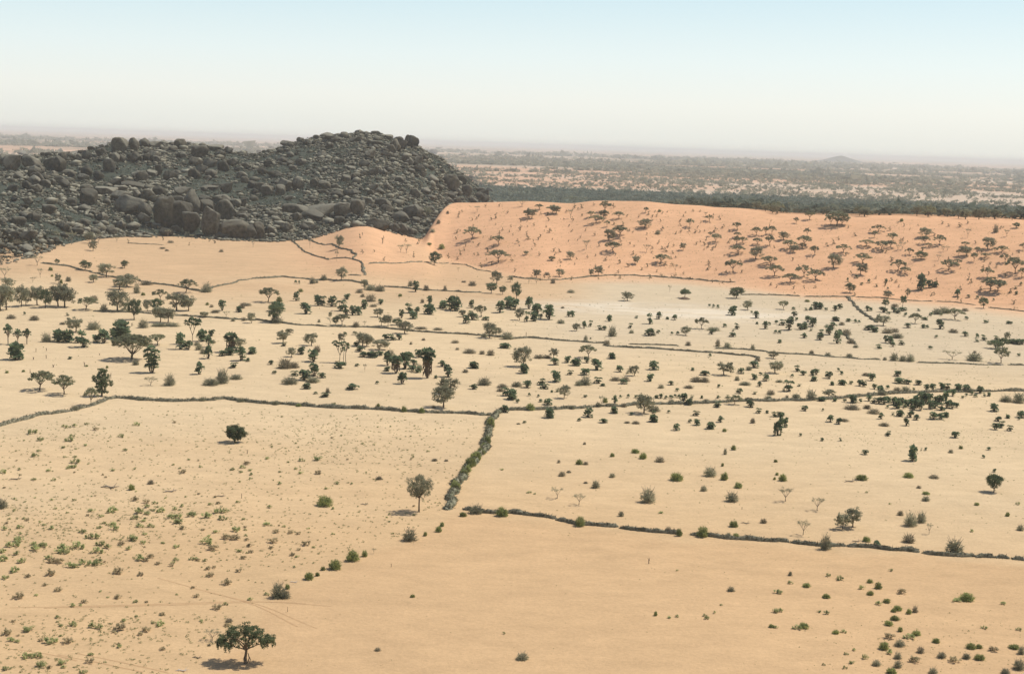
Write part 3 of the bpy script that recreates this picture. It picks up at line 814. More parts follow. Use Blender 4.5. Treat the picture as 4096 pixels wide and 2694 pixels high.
# ------------------------------------------------------------ trees and bushes read off the photo: kind x y height width per tile
DATA = {
'T1': """K 665 1155 110 90;R 828 1145 100 80;K 915 1150 90 70;R 865 1215 100 80;K 1560 1085 60 60;K 1738 1085 45 50;K 1782 1110 45 50;K 345 1350 80 110;D 530 1340 50 40;G 375 1180 35 45
S 1190 1145 40 30;K 1085 1130 50 60;S 1515 1120 40 30;S 1755 1165 30 25;S 1995 1145 30 50;S 1945 1130 25 25;G 2055 1225 30 45;K 2350 1180 70 60;G 1510 1195 18 60;G 1550 1215 18 40;G 1585 1140 25 60;G 160 1145 40 80;G 1130 1380 20 30;V 520 1060 35 60;V 840 1090 60 70""",
'T2': """R 772 1195 130 90;K 1345 1230 70 70;K 1397 1235 80 90;D 1655 1345 130 110;A 2003 1110 115 150;A 2258 1155 80 120;A 2252 1320 110 190;K 750 1310 90 40;K 1878 1410 40 25
B 1725 1195 55 60;B 1610 1160 30 50;S 1505 1155 50 40;S 1393 1135 35 35;S 968 1100 45 30;S 990 1070 30 20;K 500 1190 80 30;S 1175 1150 60 30;S 1185 1100 30 20;S 1465 1280 60 30;S 1190 1310 40 40;S 1100 1225 25 30;S 990 1240 40 40;S 1790 1285 50 40;S 1900 1255 50 40;S 1915 860 30 25;K 2055 855 55 60;S 2225 915 50 40;G 1780 870 30 30;V 1580 860 60 120;G 1695 960 40 40;V 1640 1040 35 50""",
'T3': """R 185 680 95 110;A 150 670 70 90;A 260 600 50 80;R 410 640 80 110;A 380 630 70 110;A 555 540 60 150;K 95 572 60 110;A 862 615 90 115;A 725 670 55 80;A 780 725 75 120;R 850 680 80 90;A 995 685 65 100
A 1240 628 50 50;R 1235 770 90 130;K 545 680 80 70;A 880 760 60 50;R 900 885 110 110;A 1003 845 95 160;A 940 990 90 150;K 690 970 85 90;R 540 1060 80 80;D 370 1072 40 70;R 1143 1105 80 80;A 1375 1100 85 150;A 1648 765 80 75;A 1835 710 60 70;K 1800 665 40 50
R 1590 975 70 60;A 1893 905 80 100;A 1840 850 45 40;A 2095 785 65 90;A 2090 860 50 70;A 2085 930 80 70;A 2135 915 60 90;A 2103 1010 75 130;A 2270 840 75 90;A 2360 840 80 60;A 2275 925 60 90;R 2265 1060 125 130;A 2055 1180 115 135
R 230 1230 80 90;R 125 1020 40 60;K 1250 995 70 70;R 735 1215 70 60;R 800 1215 100 90;R 440 1220 75 80;G 325 1205 30 60;K 155 1290 60 60;K 225 1290 50 60;G 380 1285 50 50;V 1355 825 40 50;B 1370 620 30 35;K 1515 1190 80 50""",
'T4': """A 385 695 80 100;A 640 750 130 200;A 580 740 80 100;A 690 745 70 110;A 262 728 55 55;A 35 830 75 75;A 15 935 95 90;R 143 880 80 100;A 362 845 70 60;A 343 935 90 130;A 318 960 50 70;A 195 970 85 120;R 235 995 70 90;A 437 1020 80 90
A 705 1000 75 120;R 607 1140 135 130;A 1030 805 60 110;A 988 860 60 50;A 1165 895 75 100;A 908 940 60 130;A 1050 970 80 130;A 1135 950 60 90;K 1245 970 65 75;K 1205 980 50 50;A 1308 1020 60 70;R 1465 855 90 120;A 1460 920 70 90;A 1495 950 40 60;A 1590 930 90 100
D 1420 1060 75 100;K 1355 1095 60 50;K 1625 990 50 50;K 1668 980 40 40;K 1585 1070 50 50;A 877 1100 90 150;R 860 1205 110 110;A 1205 1170 100 120;A 1268 1200 65 100;A 1675 1165 95 150;A 1750 1110 50 80;R 2040 965 110 110;A 1835 945 45 80;R 1843 1030 90 110
A 1945 1010 60 60;A 2165 1000 60 100;A 2105 1000 50 50;A 2010 1050 45 90;A 1915 1080 75 60;A 1770 1030 60 50;A 2205 1090 75 80;A 2295 1195 140 150;A 2355 1225 80 80;A 2033 1230 85 105;A 2065 1355 120 180;A 2130 1365 110 170;A 25 1110 75 160;A 62 1215 100 150;A 205 1275 80 150
A 338 1225 105 130;A 435 1260 100 150;A 2370 975 60 60;B 1240 710 35 35;G 2115 810 80 50;K 1855 860 80 50;K 2215 850 60 60;D 2310 770 50 60;D 760 1370 90 90;R 1115 1420 70 90;R 1298 1410 80 45;P 1415 1345 120 60;P 1450 1300 60 50;P 1495 1325 60 50;P 1548 1318 40 45
P 738 1270 45 25;P 935 1280 40 30;P 1008 1315 30 30;P 1095 1275 35 30;P 873 1298 25 30;P 1112 1340 25 25;D 2000 1515 100 85;P 1760 1405 60 50;P 1860 1415 30 40;P 1945 1425 30 30;P 2300 1335 30 30;P 2305 1385 30 30;P 2350 1300 30 30;P 2095 1445 25 25;A 140 1525 80 100;P 822 1235 30 35""",
'U1': """D 790 62 90 100;R 988 125 130 150;D 1157 42 70 70;K 375 130 80 60;B 470 65 40 40;B 483 120 25 25;K 305 175 45 50;R 545 185 90 60;B 567 185 50 30;V 635 165 50 50;K 45 135 90 110;R 72 220 90 120;R 870 175 75 90;R 1110 240 110 150;R 1180 215 120 180;V 1270 275 100 60;G 1360 195 40 120
R 5 440 235 150;R 60 430 230 180;R 200 400 190 130;R 240 390 150 90;R 345 385 180 150;D 420 410 170 120;R 540 395 210 180;R 600 405 180 200;A 795 430 110 190;V 965 445 75 75;R 1090 440 195 220;D 1245 520 190 130;D 1290 400 65 45;B 1330 295 35 40;A 1493 340 95 130
R 1367 440 110 80;D 1450 440 120 110;R 1640 435 165 200;R 1750 440 140 150;R 1490 545 150 140;R 1560 550 140 150;V 1480 580 35 150;V 1600 580 35 140;V 1330 595 80 90;A 1725 270 120 160;V 1920 265 90 100;P 230 475 30 25;P 628 485 30 35;G 320 525 50 90;G 105 510 40 90;G 580 565 25 60
R 705 635 130 170;V 870 610 75 130;V 430 725 85 90;P 550 725 90 90;P 630 730 95 90;P 775 775 140 100;P 720 735 50 60;P 965 735 110 100;P 900 730 60 70;P 1110 690 130 140;P 1070 700 80 100;P 1160 700 100 90;A 1462 755 100 160
P 1675 795 130 80;P 1880 720 90 70;P 1962 670 50 60;P 1750 795 70 80;V 1830 760 40 60;P 1935 880 110 70;P 1940 775 100 60;V 1850 800 60 70;V 1980 740 40 50;V 1885 835 50 60;R 2230 780 90 120;P 2240 900 120 80;P 2075 855 45 70;P 2130 850 60 70;P 2335 835 50 70;P 2300 908 35 40;P 2195 825 50 60
P 155 890 125 110;P 1850 1025 100 70;P 2170 965 45 70;V 1262 940 55 60;P 650 885 25 45;V 2065 1110 140 120;V 1960 1125 70 150;V 2190 1070 50 120;K 1400 1130 70 140;V 1575 1130 110 100;A 365 1175 165 230;A 595 1215 165 210;A 845 1310 150 120;B 995 970 30 25;B 65 1015 25 35;B 218 1005 25 30
T 280 1015 35 25;T 335 820 35 20;T 430 810 30 20;T 430 880 35 20;T 925 850 20 20;T 1030 1070 55 20;T 785 955 45 25;B 805 955 20 30;T 1225 580 30 30;T 495 960 25 40;T 310 890 25 30;P 2065 435 90 60;B 1925 385 30 35;G 1965 405 30 40;G 2250 415 60 60;P 2225 450 45 50;G 2290 390 30 100
G 2000 455 30 90;K 2100 495 50 80;V 2165 535 35 40;R 2335 550 100 80;G 2265 530 35 50;R 1900 500 55 90;V 695 1360 50 80;G 870 335 45 80;V 1150 430 25 50""",
'U2': """R 795 157 130 100;A 110 360 130 180;B 215 355 60 60;D 185 545 180 150;P 200 440 80 110;V 190 550 60 130;P 373 345 75 50;B 415 262 35 50;P 370 185 35 30;P 400 187 35 25;V 525 185 65 60;V 630 155 60 60;V 565 180 30 30;P 575 390 85 70;P 615 390 80 60;P 703 398 85 75;P 842 330 45 60;P 465 465 90 90
P 795 440 90 80;P 835 473 85 60;P 895 478 80 60;P 950 478 70 60;P 1005 422 75 50;R 1130 495 85 100;A 800 570 100 130;D 740 570 80 60;K 690 560 50 60;R 690 505 60 40;G 930 590 60 70;K 1010 575 40 50;R 1165 575 90 70;R 1225 580 110 90;D 1310 570 60 100;R 1380 650 120 140;V 585 545 35 30
R 1005 240 100 70;V 1065 245 60 110;V 1150 255 60 100;G 960 270 35 80;G 990 310 35 50;G 1065 350 75 110;P 1155 378 45 50;G 1090 400 30 80;B 1340 305 32 42;V 1435 210 60 50;P 1480 260 90 60;G 1580 250 60 60;G 1755 255 60 40;P 1425 458 85 80;P 1355 505 70 45;P 1460 512 60 75;P 1490 480 70 50;G 1545 365 45 40
P 1610 390 85 50;P 1605 470 80 85;P 1805 430 115 80;P 1855 440 110 80;P 1730 415 60 75;P 1998 410 65 45;A 2095 490 100 130;R 1915 495 70 75;P 2265 455 100 80;P 2345 415 90 90;P 1955 555 70 60;P 2010 520 60 90;P 2130 525 30 60;P 1990 490 50 40
D 2185 275 100 100;D 2290 285 80 70;R 2235 185 125 110;R 2360 170 60 60;G 2010 205 50 80;G 1930 175 20 50;R 2168 690 150 140;R 2230 665 80 90;V 2120 680 40 60;V 2330 700 75 120;G 1530 605 25 130;G 1690 615 25 100
R 250 740 120 130;R 315 660 60 80;P 260 765 35 50;R 515 760 120 125;R 330 865 90 90;P 415 840 60 70;G 565 820 70 70;P 535 910 100 90;R 795 740 100 70;P 830 665 35 40;P 780 970 50 90;P 750 925 25 50;R 990 765 130 160;R 920 660 35 50;R 1030 770 110 120;R 1145 800 100 170;P 965 815 45 70;P 935 770 40 50
P 1000 865 40 70;P 1080 868 45 90;P 1150 850 35 60;P 1200 705 45 60;P 1265 708 50 70;P 1330 705 45 50;P 1515 870 65 70;P 1425 895 70 80;V 1250 880 90 80;P 1220 945 120 80;P 1385 975 130 90;P 1450 1000 50 60;P 1500 1010 50 60;V 1520 990 60 60;P 1465 945 50 60;P 1215 995 35 60
P 1730 955 50 60;P 1785 1050 100 80;P 1670 1065 30 35;P 2030 970 50 80;G 1945 1010 35 60;V 2120 1125 75 130;P 2020 1165 40 60;K 1010 1005 70 40;P 940 953 28 45;P 1125 1115 30 40;P 1355 1115 100 80;P 140 935 35 50;G 270 970 100 150;G 350 965 60 110;P 170 1020 30 50;P 358 1040 40 60;P 445 1080 85 100
P 540 1045 110 80;V 530 1100 60 130;P 615 1060 40 55;V 315 1115 70 150;P 468 1160 45 65;P 893 1165 45 95;P 645 1235 40 80;G 665 1195 50 40;P 555 1210 25 40;R 1800 1200 150 200;R 1742 1335 210 220;B 720 1330 55 60;B 1135 1330 40 40;B 1375 1375 75 50;B 1540 1385 60 60;G 1650 1340 30 40;B 395 1325 35 50
G 2290 1150 40 110;G 2270 1185 35 80;P 2325 1225 70 70;P 2370 1260 80 80;P 2320 1380 60 60;B 2180 1515 100 80;P 2310 785 40 80;G 1555 712 25 40;G 1850 735 30 80;G 1985 830 45 130;G 2100 840 40 60;G 2180 850 60 80;G 1870 800 25 40;G 1440 750 30 30""",
'U3': """D 40 335 170 85;P 155 420 105 65;P 25 430 90 70;R 70 525 115 90;P 135 540 90 45;P 205 535 80 60;P 235 470 90 90;P 210 450 70 60;P 345 520 125 100;P 265 510 40 40;P 525 492 45 40;P 560 494 50 40;P 905 535 50 40;P 1155 508 30 38;P 1280 560 90 55;P 1365 515 60 50;P 1445 518 25 35;P 1512 522 45 50
V 455 555 40 75;R 600 625 75 80;P 668 600 60 45;P 728 585 55 35;P 815 615 38 45;P 858 615 35 50;V 930 675 105 80;P 1098 600 45 40;V 1110 645 35 50;P 1270 668 60 80;V 1310 668 40 50;P 1360 648 35 40;R 1615 665 85 100;P 1487 658 30 30;P 1540 660 35 40;A 1758 605 100 120;V 1870 620 35 130;P 1855 655 40 45
P 1978 590 38 40;P 2050 678 35 55;P 2088 608 50 40;P 2055 630 30 30;P 2265 505 60 55;P 2043 478 75 75;P 2350 605 65 50;P 2278 562 22 30;P 2223 460 25 25;P 1835 400 30 30;P 1872 410 38 32;P 1912 415 38 32;R 1070 345 90 115;K 1465 265 60 40;R 2190 430 90 100;V 548 270 30 75;G 470 415 20 40
G 1910 770 80 50;V 2000 780 55 70;V 2235 800 55 45;G 1635 760 45 60;G 880 760 60 70;V 685 715 55 40;V 730 700 20 20;T 130 685 50 25;R 105 955 195 180;P 115 1018 75 75;G 250 878 40 100;G 320 876 35 100;R 385 880 100 90;P 395 938 60 75;A 712 875 115 155;P 513 918 55 60;P 595 945 55 75;P 695 920 50 50
P 787 985 90 90;P 935 882 45 65;P 1002 1005 55 60;R 1137 1040 100 100;P 1315 985 70 85;P 1075 1020 30 40;P 1675 992 28 38;P 1790 1035 38 80;R 1967 1035 125 165;P 2123 1020 45 55;P 2245 965 55 80;V 2200 990 40 60;P 1840 865 35 35;G 2280 905 40 60;P 410 1098 90 90;P 540 1030 40 50;P 680 1032 55 80;V 680 1125 90 110
V 620 1130 50 80;P 795 1110 55 65;G 960 1085 40 110;G 1050 1088 45 100;P 1040 1115 40 60;P 1280 1090 60 65;G 1710 1095 50 120;G 1790 1098 50 100;G 1640 1155 30 100;P 1475 1125 35 50;V 1385 1155 40 60;P 1535 1185 35 45;P 2115 1205 42 50;P 2253 1075 45 55;V 2090 1085 45 50;P 2360 1090 60 50;P 2310 1035 30 40
V 2165 1125 35 110;P 1920 1150 35 35;P 2300 1140 40 40;P 2255 1212 30 45;V 45 1140 50 100;P 140 1150 60 75;P 275 1125 55 70;P 300 1160 40 70;P 840 1135 25 50;R 485 1250 130 115;P 5 1255 70 50;P 55 1290 38 40;P 160 1230 35 35;P 245 1240 30 30;P 265 1285 30 40;P 330 1310 50 70;P 420 1190 30 40;P 370 1195 22 25
B 170 1360 75 90;P 355 1430 75 80;P 705 1425 75 75;P 685 1240 25 40;K 830 1330 100 70;B 865 1290 60 50;P 955 1300 70 45;P 955 1388 50 60;P 1005 1245 30 30;P 1080 1245 38 35;G 1040 1330 40 60;R 1225 1390 185 190;V 1320 1370 60 110;P 1150 1245 30 35;P 1190 1245 35 35;P 1340 1250 35 40;P 1380 1250 40 40
P 1430 1255 35 40;P 1480 1250 35 45;P 1515 1242 35 35;P 1548 1245 35 35;P 1590 1290 80 70;P 1640 1310 50 60;P 1670 1250 35 38;P 1760 1250 28 30;P 1915 1250 28 40;P 1455 1385 30 35;P 1110 1405 30 40;P 1320 1390 28 40;P 1710 1410 42 55;P 1910 1330 50 70;A 2070 1305 85 120;P 2000 1250 35 40;P 2290 1388 45 45
P 2215 1330 55 70;P 2370 1390 30 30;P 1320 1468 55 70;P 1655 1475 35 40;P 1718 1500 48 60;P 1935 1470 50 50;P 1845 1535 55 65;P 1525 1548 55 55;G 2235 1480 55 50;B 1973 1558 35 45;P 115 1480 25 40;P 625 1460 28 45;P 850 1475 35 70;G 1150 1485 30 80;G 1070 1480 20 60;G 60 1490 15 40""",
'U4': """P 235 432 32 40;P 355 435 28 40;P 395 432 32 40;P 440 425 62 60;P 475 422 50 55;P 535 435 28 38;P 625 438 45 45;P 663 420 40 45;B 365 355 25 50;P 1075 452 42 70;P 1245 440 30 65;P 1170 450 40 50;P 1205 462 36 50;P 1125 468 25 45;G 1178 400 32 75;P 1275 492 40 35;P 920 440 45 40;P 955 438 35 45
P 1400 440 25 40;R 1070 575 100 140;A 1365 555 90 115;P 1460 522 25 60;V 1570 470 60 90;V 1640 460 60 110;A 1740 522 100 160;P 1515 488 38 40;P 1610 485 28 35;P 1845 518 30 45;G 1830 440 30 70;P 2020 552 30 40;P 2040 548 28 30;P 2230 560 28 40;P 2260 562 26 35
P 75 558 38 40;P 15 570 30 35;P 135 572 50 60;P 240 490 40 45;P 195 618 110 70;P 265 530 35 35;P 300 612 50 60;P 335 608 50 50;P 375 540 50 55;P 415 585 75 65;P 400 625 32 35;P 632 532 32 60;P 745 540 32 45;P 810 550 38 40;P 845 550 28 35;G 685 570 35 60;P 70 648 35 40;P 105 648 35 40;P 335 690 40 48
P 480 708 50 60;P 488 670 55 50;P 545 590 30 45;P 570 660 70 65;P 640 740 110 60;P 665 680 60 50;P 600 600 50 60;G 730 660 60 90;P 935 615 40 80;P 990 635 40 55;G 1110 645 50 110;G 1180 635 40 80;P 1295 595 38 55;P 1440 598 38 40;P 1475 598 30 40;P 1600 605 75 65;G 1720 640 40 90;P 1830 675 40 50
V 1200 690 50 110;P 1090 735 60 40;P 1135 740 60 60;P 1160 770 40 40;P 1240 752 35 50;P 1030 788 35 50;P 1510 795 35 45;P 1563 690 30 35;P 1945 690 45 35;P 2005 712 45 45;P 1940 725 28 50;P 105 735 32 42;V 815 780 30 50;G 770 740 50 80;P 2125 710 35 50;R 2220 715 80 60;D 2110 790 80 130;D 2180 780 90 100
P 2260 740 35 70;P 2310 750 40 60;P 2360 748 40 60;P 2325 860 28 35;K 1710 890 75 170;V 1915 900 80 140;G 1920 830 25 35;R 50 880 70 100;R 65 1015 115 140;G 405 835 35 50;V 555 860 40 60;V 755 865 35 60;V 1170 900 80 80;V 1250 905 60 70;V 1320 908 75 80;V 1085 895 30 40
P 272 1000 50 50;P 330 1035 38 50;P 225 1055 35 40;P 410 1038 50 45;P 450 1030 50 45;P 420 1088 35 52;P 570 1065 55 60;P 655 1000 35 30;P 685 1028 35 40;P 185 1185 95 80;V 105 1100 25 70;P 290 1138 25 40;P 600 1128 35 45;P 685 1125 38 60;P 775 1120 35 40;P 850 1135 50 50;P 885 1140 40 45;P 960 1085 60 60
G 920 1040 30 100;P 1205 1045 45 60;P 1220 1110 40 90;P 1300 1118 38 60;P 1400 1125 38 60;P 1040 1205 65 70;P 990 1165 45 40;P 1110 1160 35 45;G 1200 1190 50 90;V 1280 1190 55 90;P 1145 1200 25 30;P 1470 1185 60 50;P 1530 1180 60 50;P 1620 1165 50 60;P 1665 1168 50 50;P 1760 1185 55 60;P 1840 1185 50 60;P 1965 1200 55 60
P 1355 1175 25 30;V 400 1265 105 100;R 565 1240 75 120;G 25 1215 50 80;P 10 1250 40 30;P 255 1255 38 55;G 175 1255 40 40;P 620 1280 35 40;P 790 1290 60 80;P 855 1290 40 35;P 710 1285 35 40;P 935 1275 50 50;P 500 1275 30 60;G 780 1350 45 150;G 920 1345 40 80;G 980 1390 50 120;P 345 1365 42 50;P 510 1368 28 25
P 60 1420 40 50;P 110 1420 40 50;P 140 1412 35 40;P 580 1468 58 60;P 655 1488 50 50;G 700 1460 25 110;P 1050 1440 50 42;P 1160 1408 32 32;P 1223 1418 48 55;P 1320 1425 50 55;P 1380 1450 42 50;P 1285 1503 60 45;P 1540 1445 60 65;P 1600 1445 50 60;P 1650 1425 38 45;G 1080 1505 35 100;P 2100 1372 60 70
P 2135 1462 38 50;P 2230 1435 32 45;P 2350 1430 50 70;P 2110 1540 55 60;P 2165 1520 55 60;P 2245 1550 45 45;P 2330 1448 30 30;V 2210 1280 60 110;V 2330 1290 100 110;P 1840 1230 30 35;P 1890 1220 35 40;P 1925 1240 35 40;P 2010 1235 40 35;P 2050 1230 35 35;P 1810 1250 25 30;P 1715 1230 60 50
P 985 1295 45 55;P 1030 1300 55 55;P 1080 1305 60 60;P 1120 1290 50 50;P 1165 1310 65 55;P 1200 1345 80 60;P 1230 1310 55 55;P 1280 1330 60 50;P 1330 1320 60 60;P 1370 1340 70 60;P 1420 1360 80 60;P 1450 1300 90 80;P 1420 1260 60 60;P 1490 1280 70 70;P 1500 1350 70 60;P 1550 1340 60 60
P 1600 1300 70 60;P 1610 1360 60 60;P 1650 1270 80 60;P 1660 1340 60 55;P 1710 1345 50 50;P 1750 1335 40 40;P 1380 1300 60 60;P 1560 1300 60 50;P 1110 1340 30 35;P 1270 1345 40 35;P 1690 1310 40 50;P 1340 1360 40 40""",
'O': """B 1118 1055 20 20;B 1105 1068 24 26;B 1090 1085 26 24;B 1078 1105 20 22;V 1066 1122 18 20;B 1058 1140 22 22;V 1135 1000 14 18;V 1055 1165 16 20;B 1125 1040 14 18;V 1330 950 10 14;V 1390 945 12 14;V 1560 938 12 18;V 1640 936 10 20;V 1785 930 12 20;V 1850 927 14 22
V 560 933 10 20;V 640 940 10 16;V 470 931 10 18;V 330 929 9 22;V 2050 917 12 24;V 2250 910 10 26""",
'B1': """G 895 437 28 42;B 782 472 42 38;V 10 580 60 70;T 1435 522 30 14;B 1990 940 65 80;B 1918 948 30 30;B 1835 1002 50 60;B 1885 982 30 28;V 1650 1110 100 80;V 1690 1112 50 70;B 1707 1060 40 30;T 1708 1195 30 12;T 1468 258 25 15;K 1260 1365 60 100;B 1930 565 75 95;G 1360 1255 25 45;G 1242 1397 14 22""",
'B2': """V 405 772 75 85;B 497 745 30 25;B 577 720 38 45;B 597 688 30 30;B 65 892 75 80;B 137 867 45 35;K 192 850 30 30;T 295 930 22 12;B 422 1108 22 30;G 215 1425 20 40;V 1075 1477 45 72;B 953 627 65 72;V 800 610 55 90;B 722 628 35 45;B 1415 687 70 60;K 1410 560 60 85;K 1280 522 60 85;V 1510 460 50 50;V 1818 545 95 90
V 1660 628 35 35;V 1608 397 28 38;B 1608 275 28 28;B 1745 252 32 50;B 1790 287 48 46;B 1412 320 35 45;G 1450 322 20 35;G 1290 312 22 22;G 1310 390 33 45;G 1350 370 16 30;G 1443 203 18 20;G 1890 305 35 60;B 1990 415 62 78;F 1898 612 14 30;F 1115 490 12 30;F 950 355 12 22;F 1148 498 10 16;G 1450 433 12 30
T 1825 910 36 22;B 1865 1218 32 24;F 1943 1232 14 24;F 1993 1226 16 24;F 1993 953 12 14;G 1940 720 35 40;B 2005 745 60 36;B 885 102 70 52;B 865 200 60 45;B 810 295 55 45;B 770 330 70 60;B 745 365 50 55;B 675 470 70 60;T 1270 645 25 14;F 425 285 24 14;G 552 300 16 40;G 622 302 14 26;G 222 410 22 45
F 963 1328 14 18""",
'B3': """V 160 390 60 75;B 245 412 55 46;B 328 460 42 50;V 290 540 62 75;V 122 478 35 40;V 250 262 42 22;B 300 235 35 32;B 550 307 22 24;B 235 332 25 18;B 558 385 20 22;B 592 418 48 50;B 543 412 20 18;B 1060 412 38 72;K 607 540 75 95;K 797 595 70 90;R 948 705 95 80;R 1008 695 115 110;K 713 740 80 90;B 300 690 48 54;G 478 668 30 42;G 1290 622 30 40
V 1350 685 85 75;V 1415 665 65 55;K 1460 735 60 45;G 1340 782 55 75;B 1090 778 38 46;V 845 825 95 62;V 1610 850 95 100;V 1442 537 30 45;B 1443 498 22 44;P 1848 365 20 25;P 1365 300 75 42;P 1080 262 25 35;B 1745 563 20 30;B 1927 628 30 26;V 2003 712 35 40;B 115 750 75 70;B 315 750 25 40;P 1617 162 32 42;P 1218 150 25 32
P 935 182 22 22;P 825 182 20 20;P 697 152 18 20;B 1650 228 22 26;V 1590 252 22 30;P 1815 235 18 28;P 1785 282 18 22;P 1440 238 20 20;P 1415 240 18 12;B 1340 398 32 60;G 1490 402 22 60;F 1710 720 14 26;F 1990 560 18 22;F 1230 558 12 14;G 1400 462 18 30;F 1090 490 12 16;P 1150 808 30 40;V 270 745 22 30;T 350 588 16 12
P 545 148 70 22;P 580 148 115 30;P 560 150 80 30;P 605 100 50 30;V 285 1072 28 45;F 565 1088 22 48;B 733 1047 28 48;B 850 1112 28 48;F 930 1005 24 42;F 862 985 20 26;B 1110 1022 25 38;B 1160 1057 44 44;B 1112 1094 30 42;F 1062 1060 28 30;E 1300 1087 30 50;B 1685 1127 48 85;F 1628 1134 20 50;F 1165 1152 22 36;B 1210 1140 26 48;B 1275 1185 36 50
B 1252 1195 24 36;B 1340 1207 35 32;G 1378 1197 42 36;B 1257 1242 28 56;B 1222 1274 32 52;F 545 1197 25 38;F 580 1197 22 32;F 808 1200 16 22;F 855 1211 22 32;B 718 1290 38 60;F 680 1297 26 50;B 525 1287 22 34;F 553 1291 18 24;B 907 1324 28 42;F 953 1318 18 30;F 140 1237 22 32;F 128 1222 16 22;F 190 1205 16 18;F 227 1158 12 16
B 1290 1312 34 30;B 1385 1332 34 50;E 1225 1352 32 54;F 1345 1352 28 60;V 1287 1397 40 60;B 1193 1417 50 62;F 1220 1442 26 40;B 1503 1377 28 48;B 1710 1412 34 60;B 1757 1410 26 40;V 1275 1472 40 44;V 1148 1512 34 52;B 1237 1560 44 60;G 1410 1437 40 46;E 1375 1492 34 60;V 1535 1467 36 50;E 1612 1492 30 56;V 1683 1472 34 46;B 1760 1477 36 60
E 1845 1427 26 50;B 1965 1412 30 60;V 2008 1445 50 40;V 1995 1535 60 66;V 1915 1562 32 52;V 1485 1560 36 50;V 1275 1525 46 46;F 1080 1475 30 30;F 1000 1500 18 30;F 968 1448 14 26;F 960 1532 18 24;F 835 1512 14 20;F 1020 1425 14 24;F 635 1028 18 30;V 636 980 28 26;F 1900 1150 20 32;F 1235 955 18 22;F 1995 1305 18 30;F 1790 1295 18 34"""}
def palm_sizes():
    out = []
    for tn, txt in DATA.items():
        for e in txt.replace("\n", ";").split(';'):
            e = e.split()
            if len(e) == 5 and e[0] == 'P': out.append(float(e[3]) * float(e[4]) / TILE[tn][2] ** 2)
    return sorted(out)[::-1]
PCUT = palm_sizes()[292]
small_palms = []
for tn, txt in DATA.items():
    ox, oy, sc = TILE[tn]
    for e in txt.replace("\n", ";").split(';'):
        e = e.split()
        if len(e) < 5: continue
        if e[0] == 'P' and float(e[3]) * float(e[4]) / sc ** 2 <= PCUT:
            small_palms.append((ox + float(e[1]) / sc, oy + float(e[2]) / sc, float(e[3]) / sc, float(e[4]) / sc)); continue
        put(e[0], ox + float(e[1]) / sc, oy + float(e[2]) / sc, float(e[3]) / sc, float(e[4]) / sc, ext=1.05)

def palm_scrub():
    b = Bld(); rs = np.random.RandomState(4)
    base = []
    for pr in PROTO['P']:
        me = pr[1][1]; V = np.zeros(len(me.vertices) * 3); me.vertices.foreach_get("co", V); F = np.zeros(len(me.polygons) * 3, dtype=np.int32); me.loops.foreach_get("vertex_index", F)
        base.append((V.reshape(-1, 3), F.reshape(-1, 3)))
    for i, (sx, sy, h, w) in enumerate(small_palms):
        x, y, z, t = hit(sx, sy); m = t / F_SRC; V, F = base[i % len(base)]; a = rs.rand() * 6.28
        Q = V * [w * m * 1.05, w * m * 1.05, h * m]; Q = np.stack([Q[:, 0] * math.cos(a) - Q[:, 1] * math.sin(a), Q[:, 0] * math.sin(a) + Q[:, 1] * math.cos(a), Q[:, 2]], -1)
        b.add(Q + [x, y, z], F); PUT.append((sx, sy, w, h))
    setp(link("palm_scrub", b.mesh("palm_scrub", M_palm)), "smallest dark doum palm tufts scattered between the larger clumps", "palm scrub", kind="stuff")
palm_scrub()

# ------------------------------------------------------------ the trees one can name
def tpx(tn, x, y, h, w): ox, oy, sc = TILE[tn]; return ox + x / sc, oy + y / sc, h / sc, w / sc
def special(tn, x, y, h, w, parts, name, label, cat, rot=0.0):
    sx, sy, hh, ww = tpx(tn, x, y, h, w)
    return put(None, sx, sy, hh, ww, parts=parts, name=name, label=label, cat=cat, rot=rot)

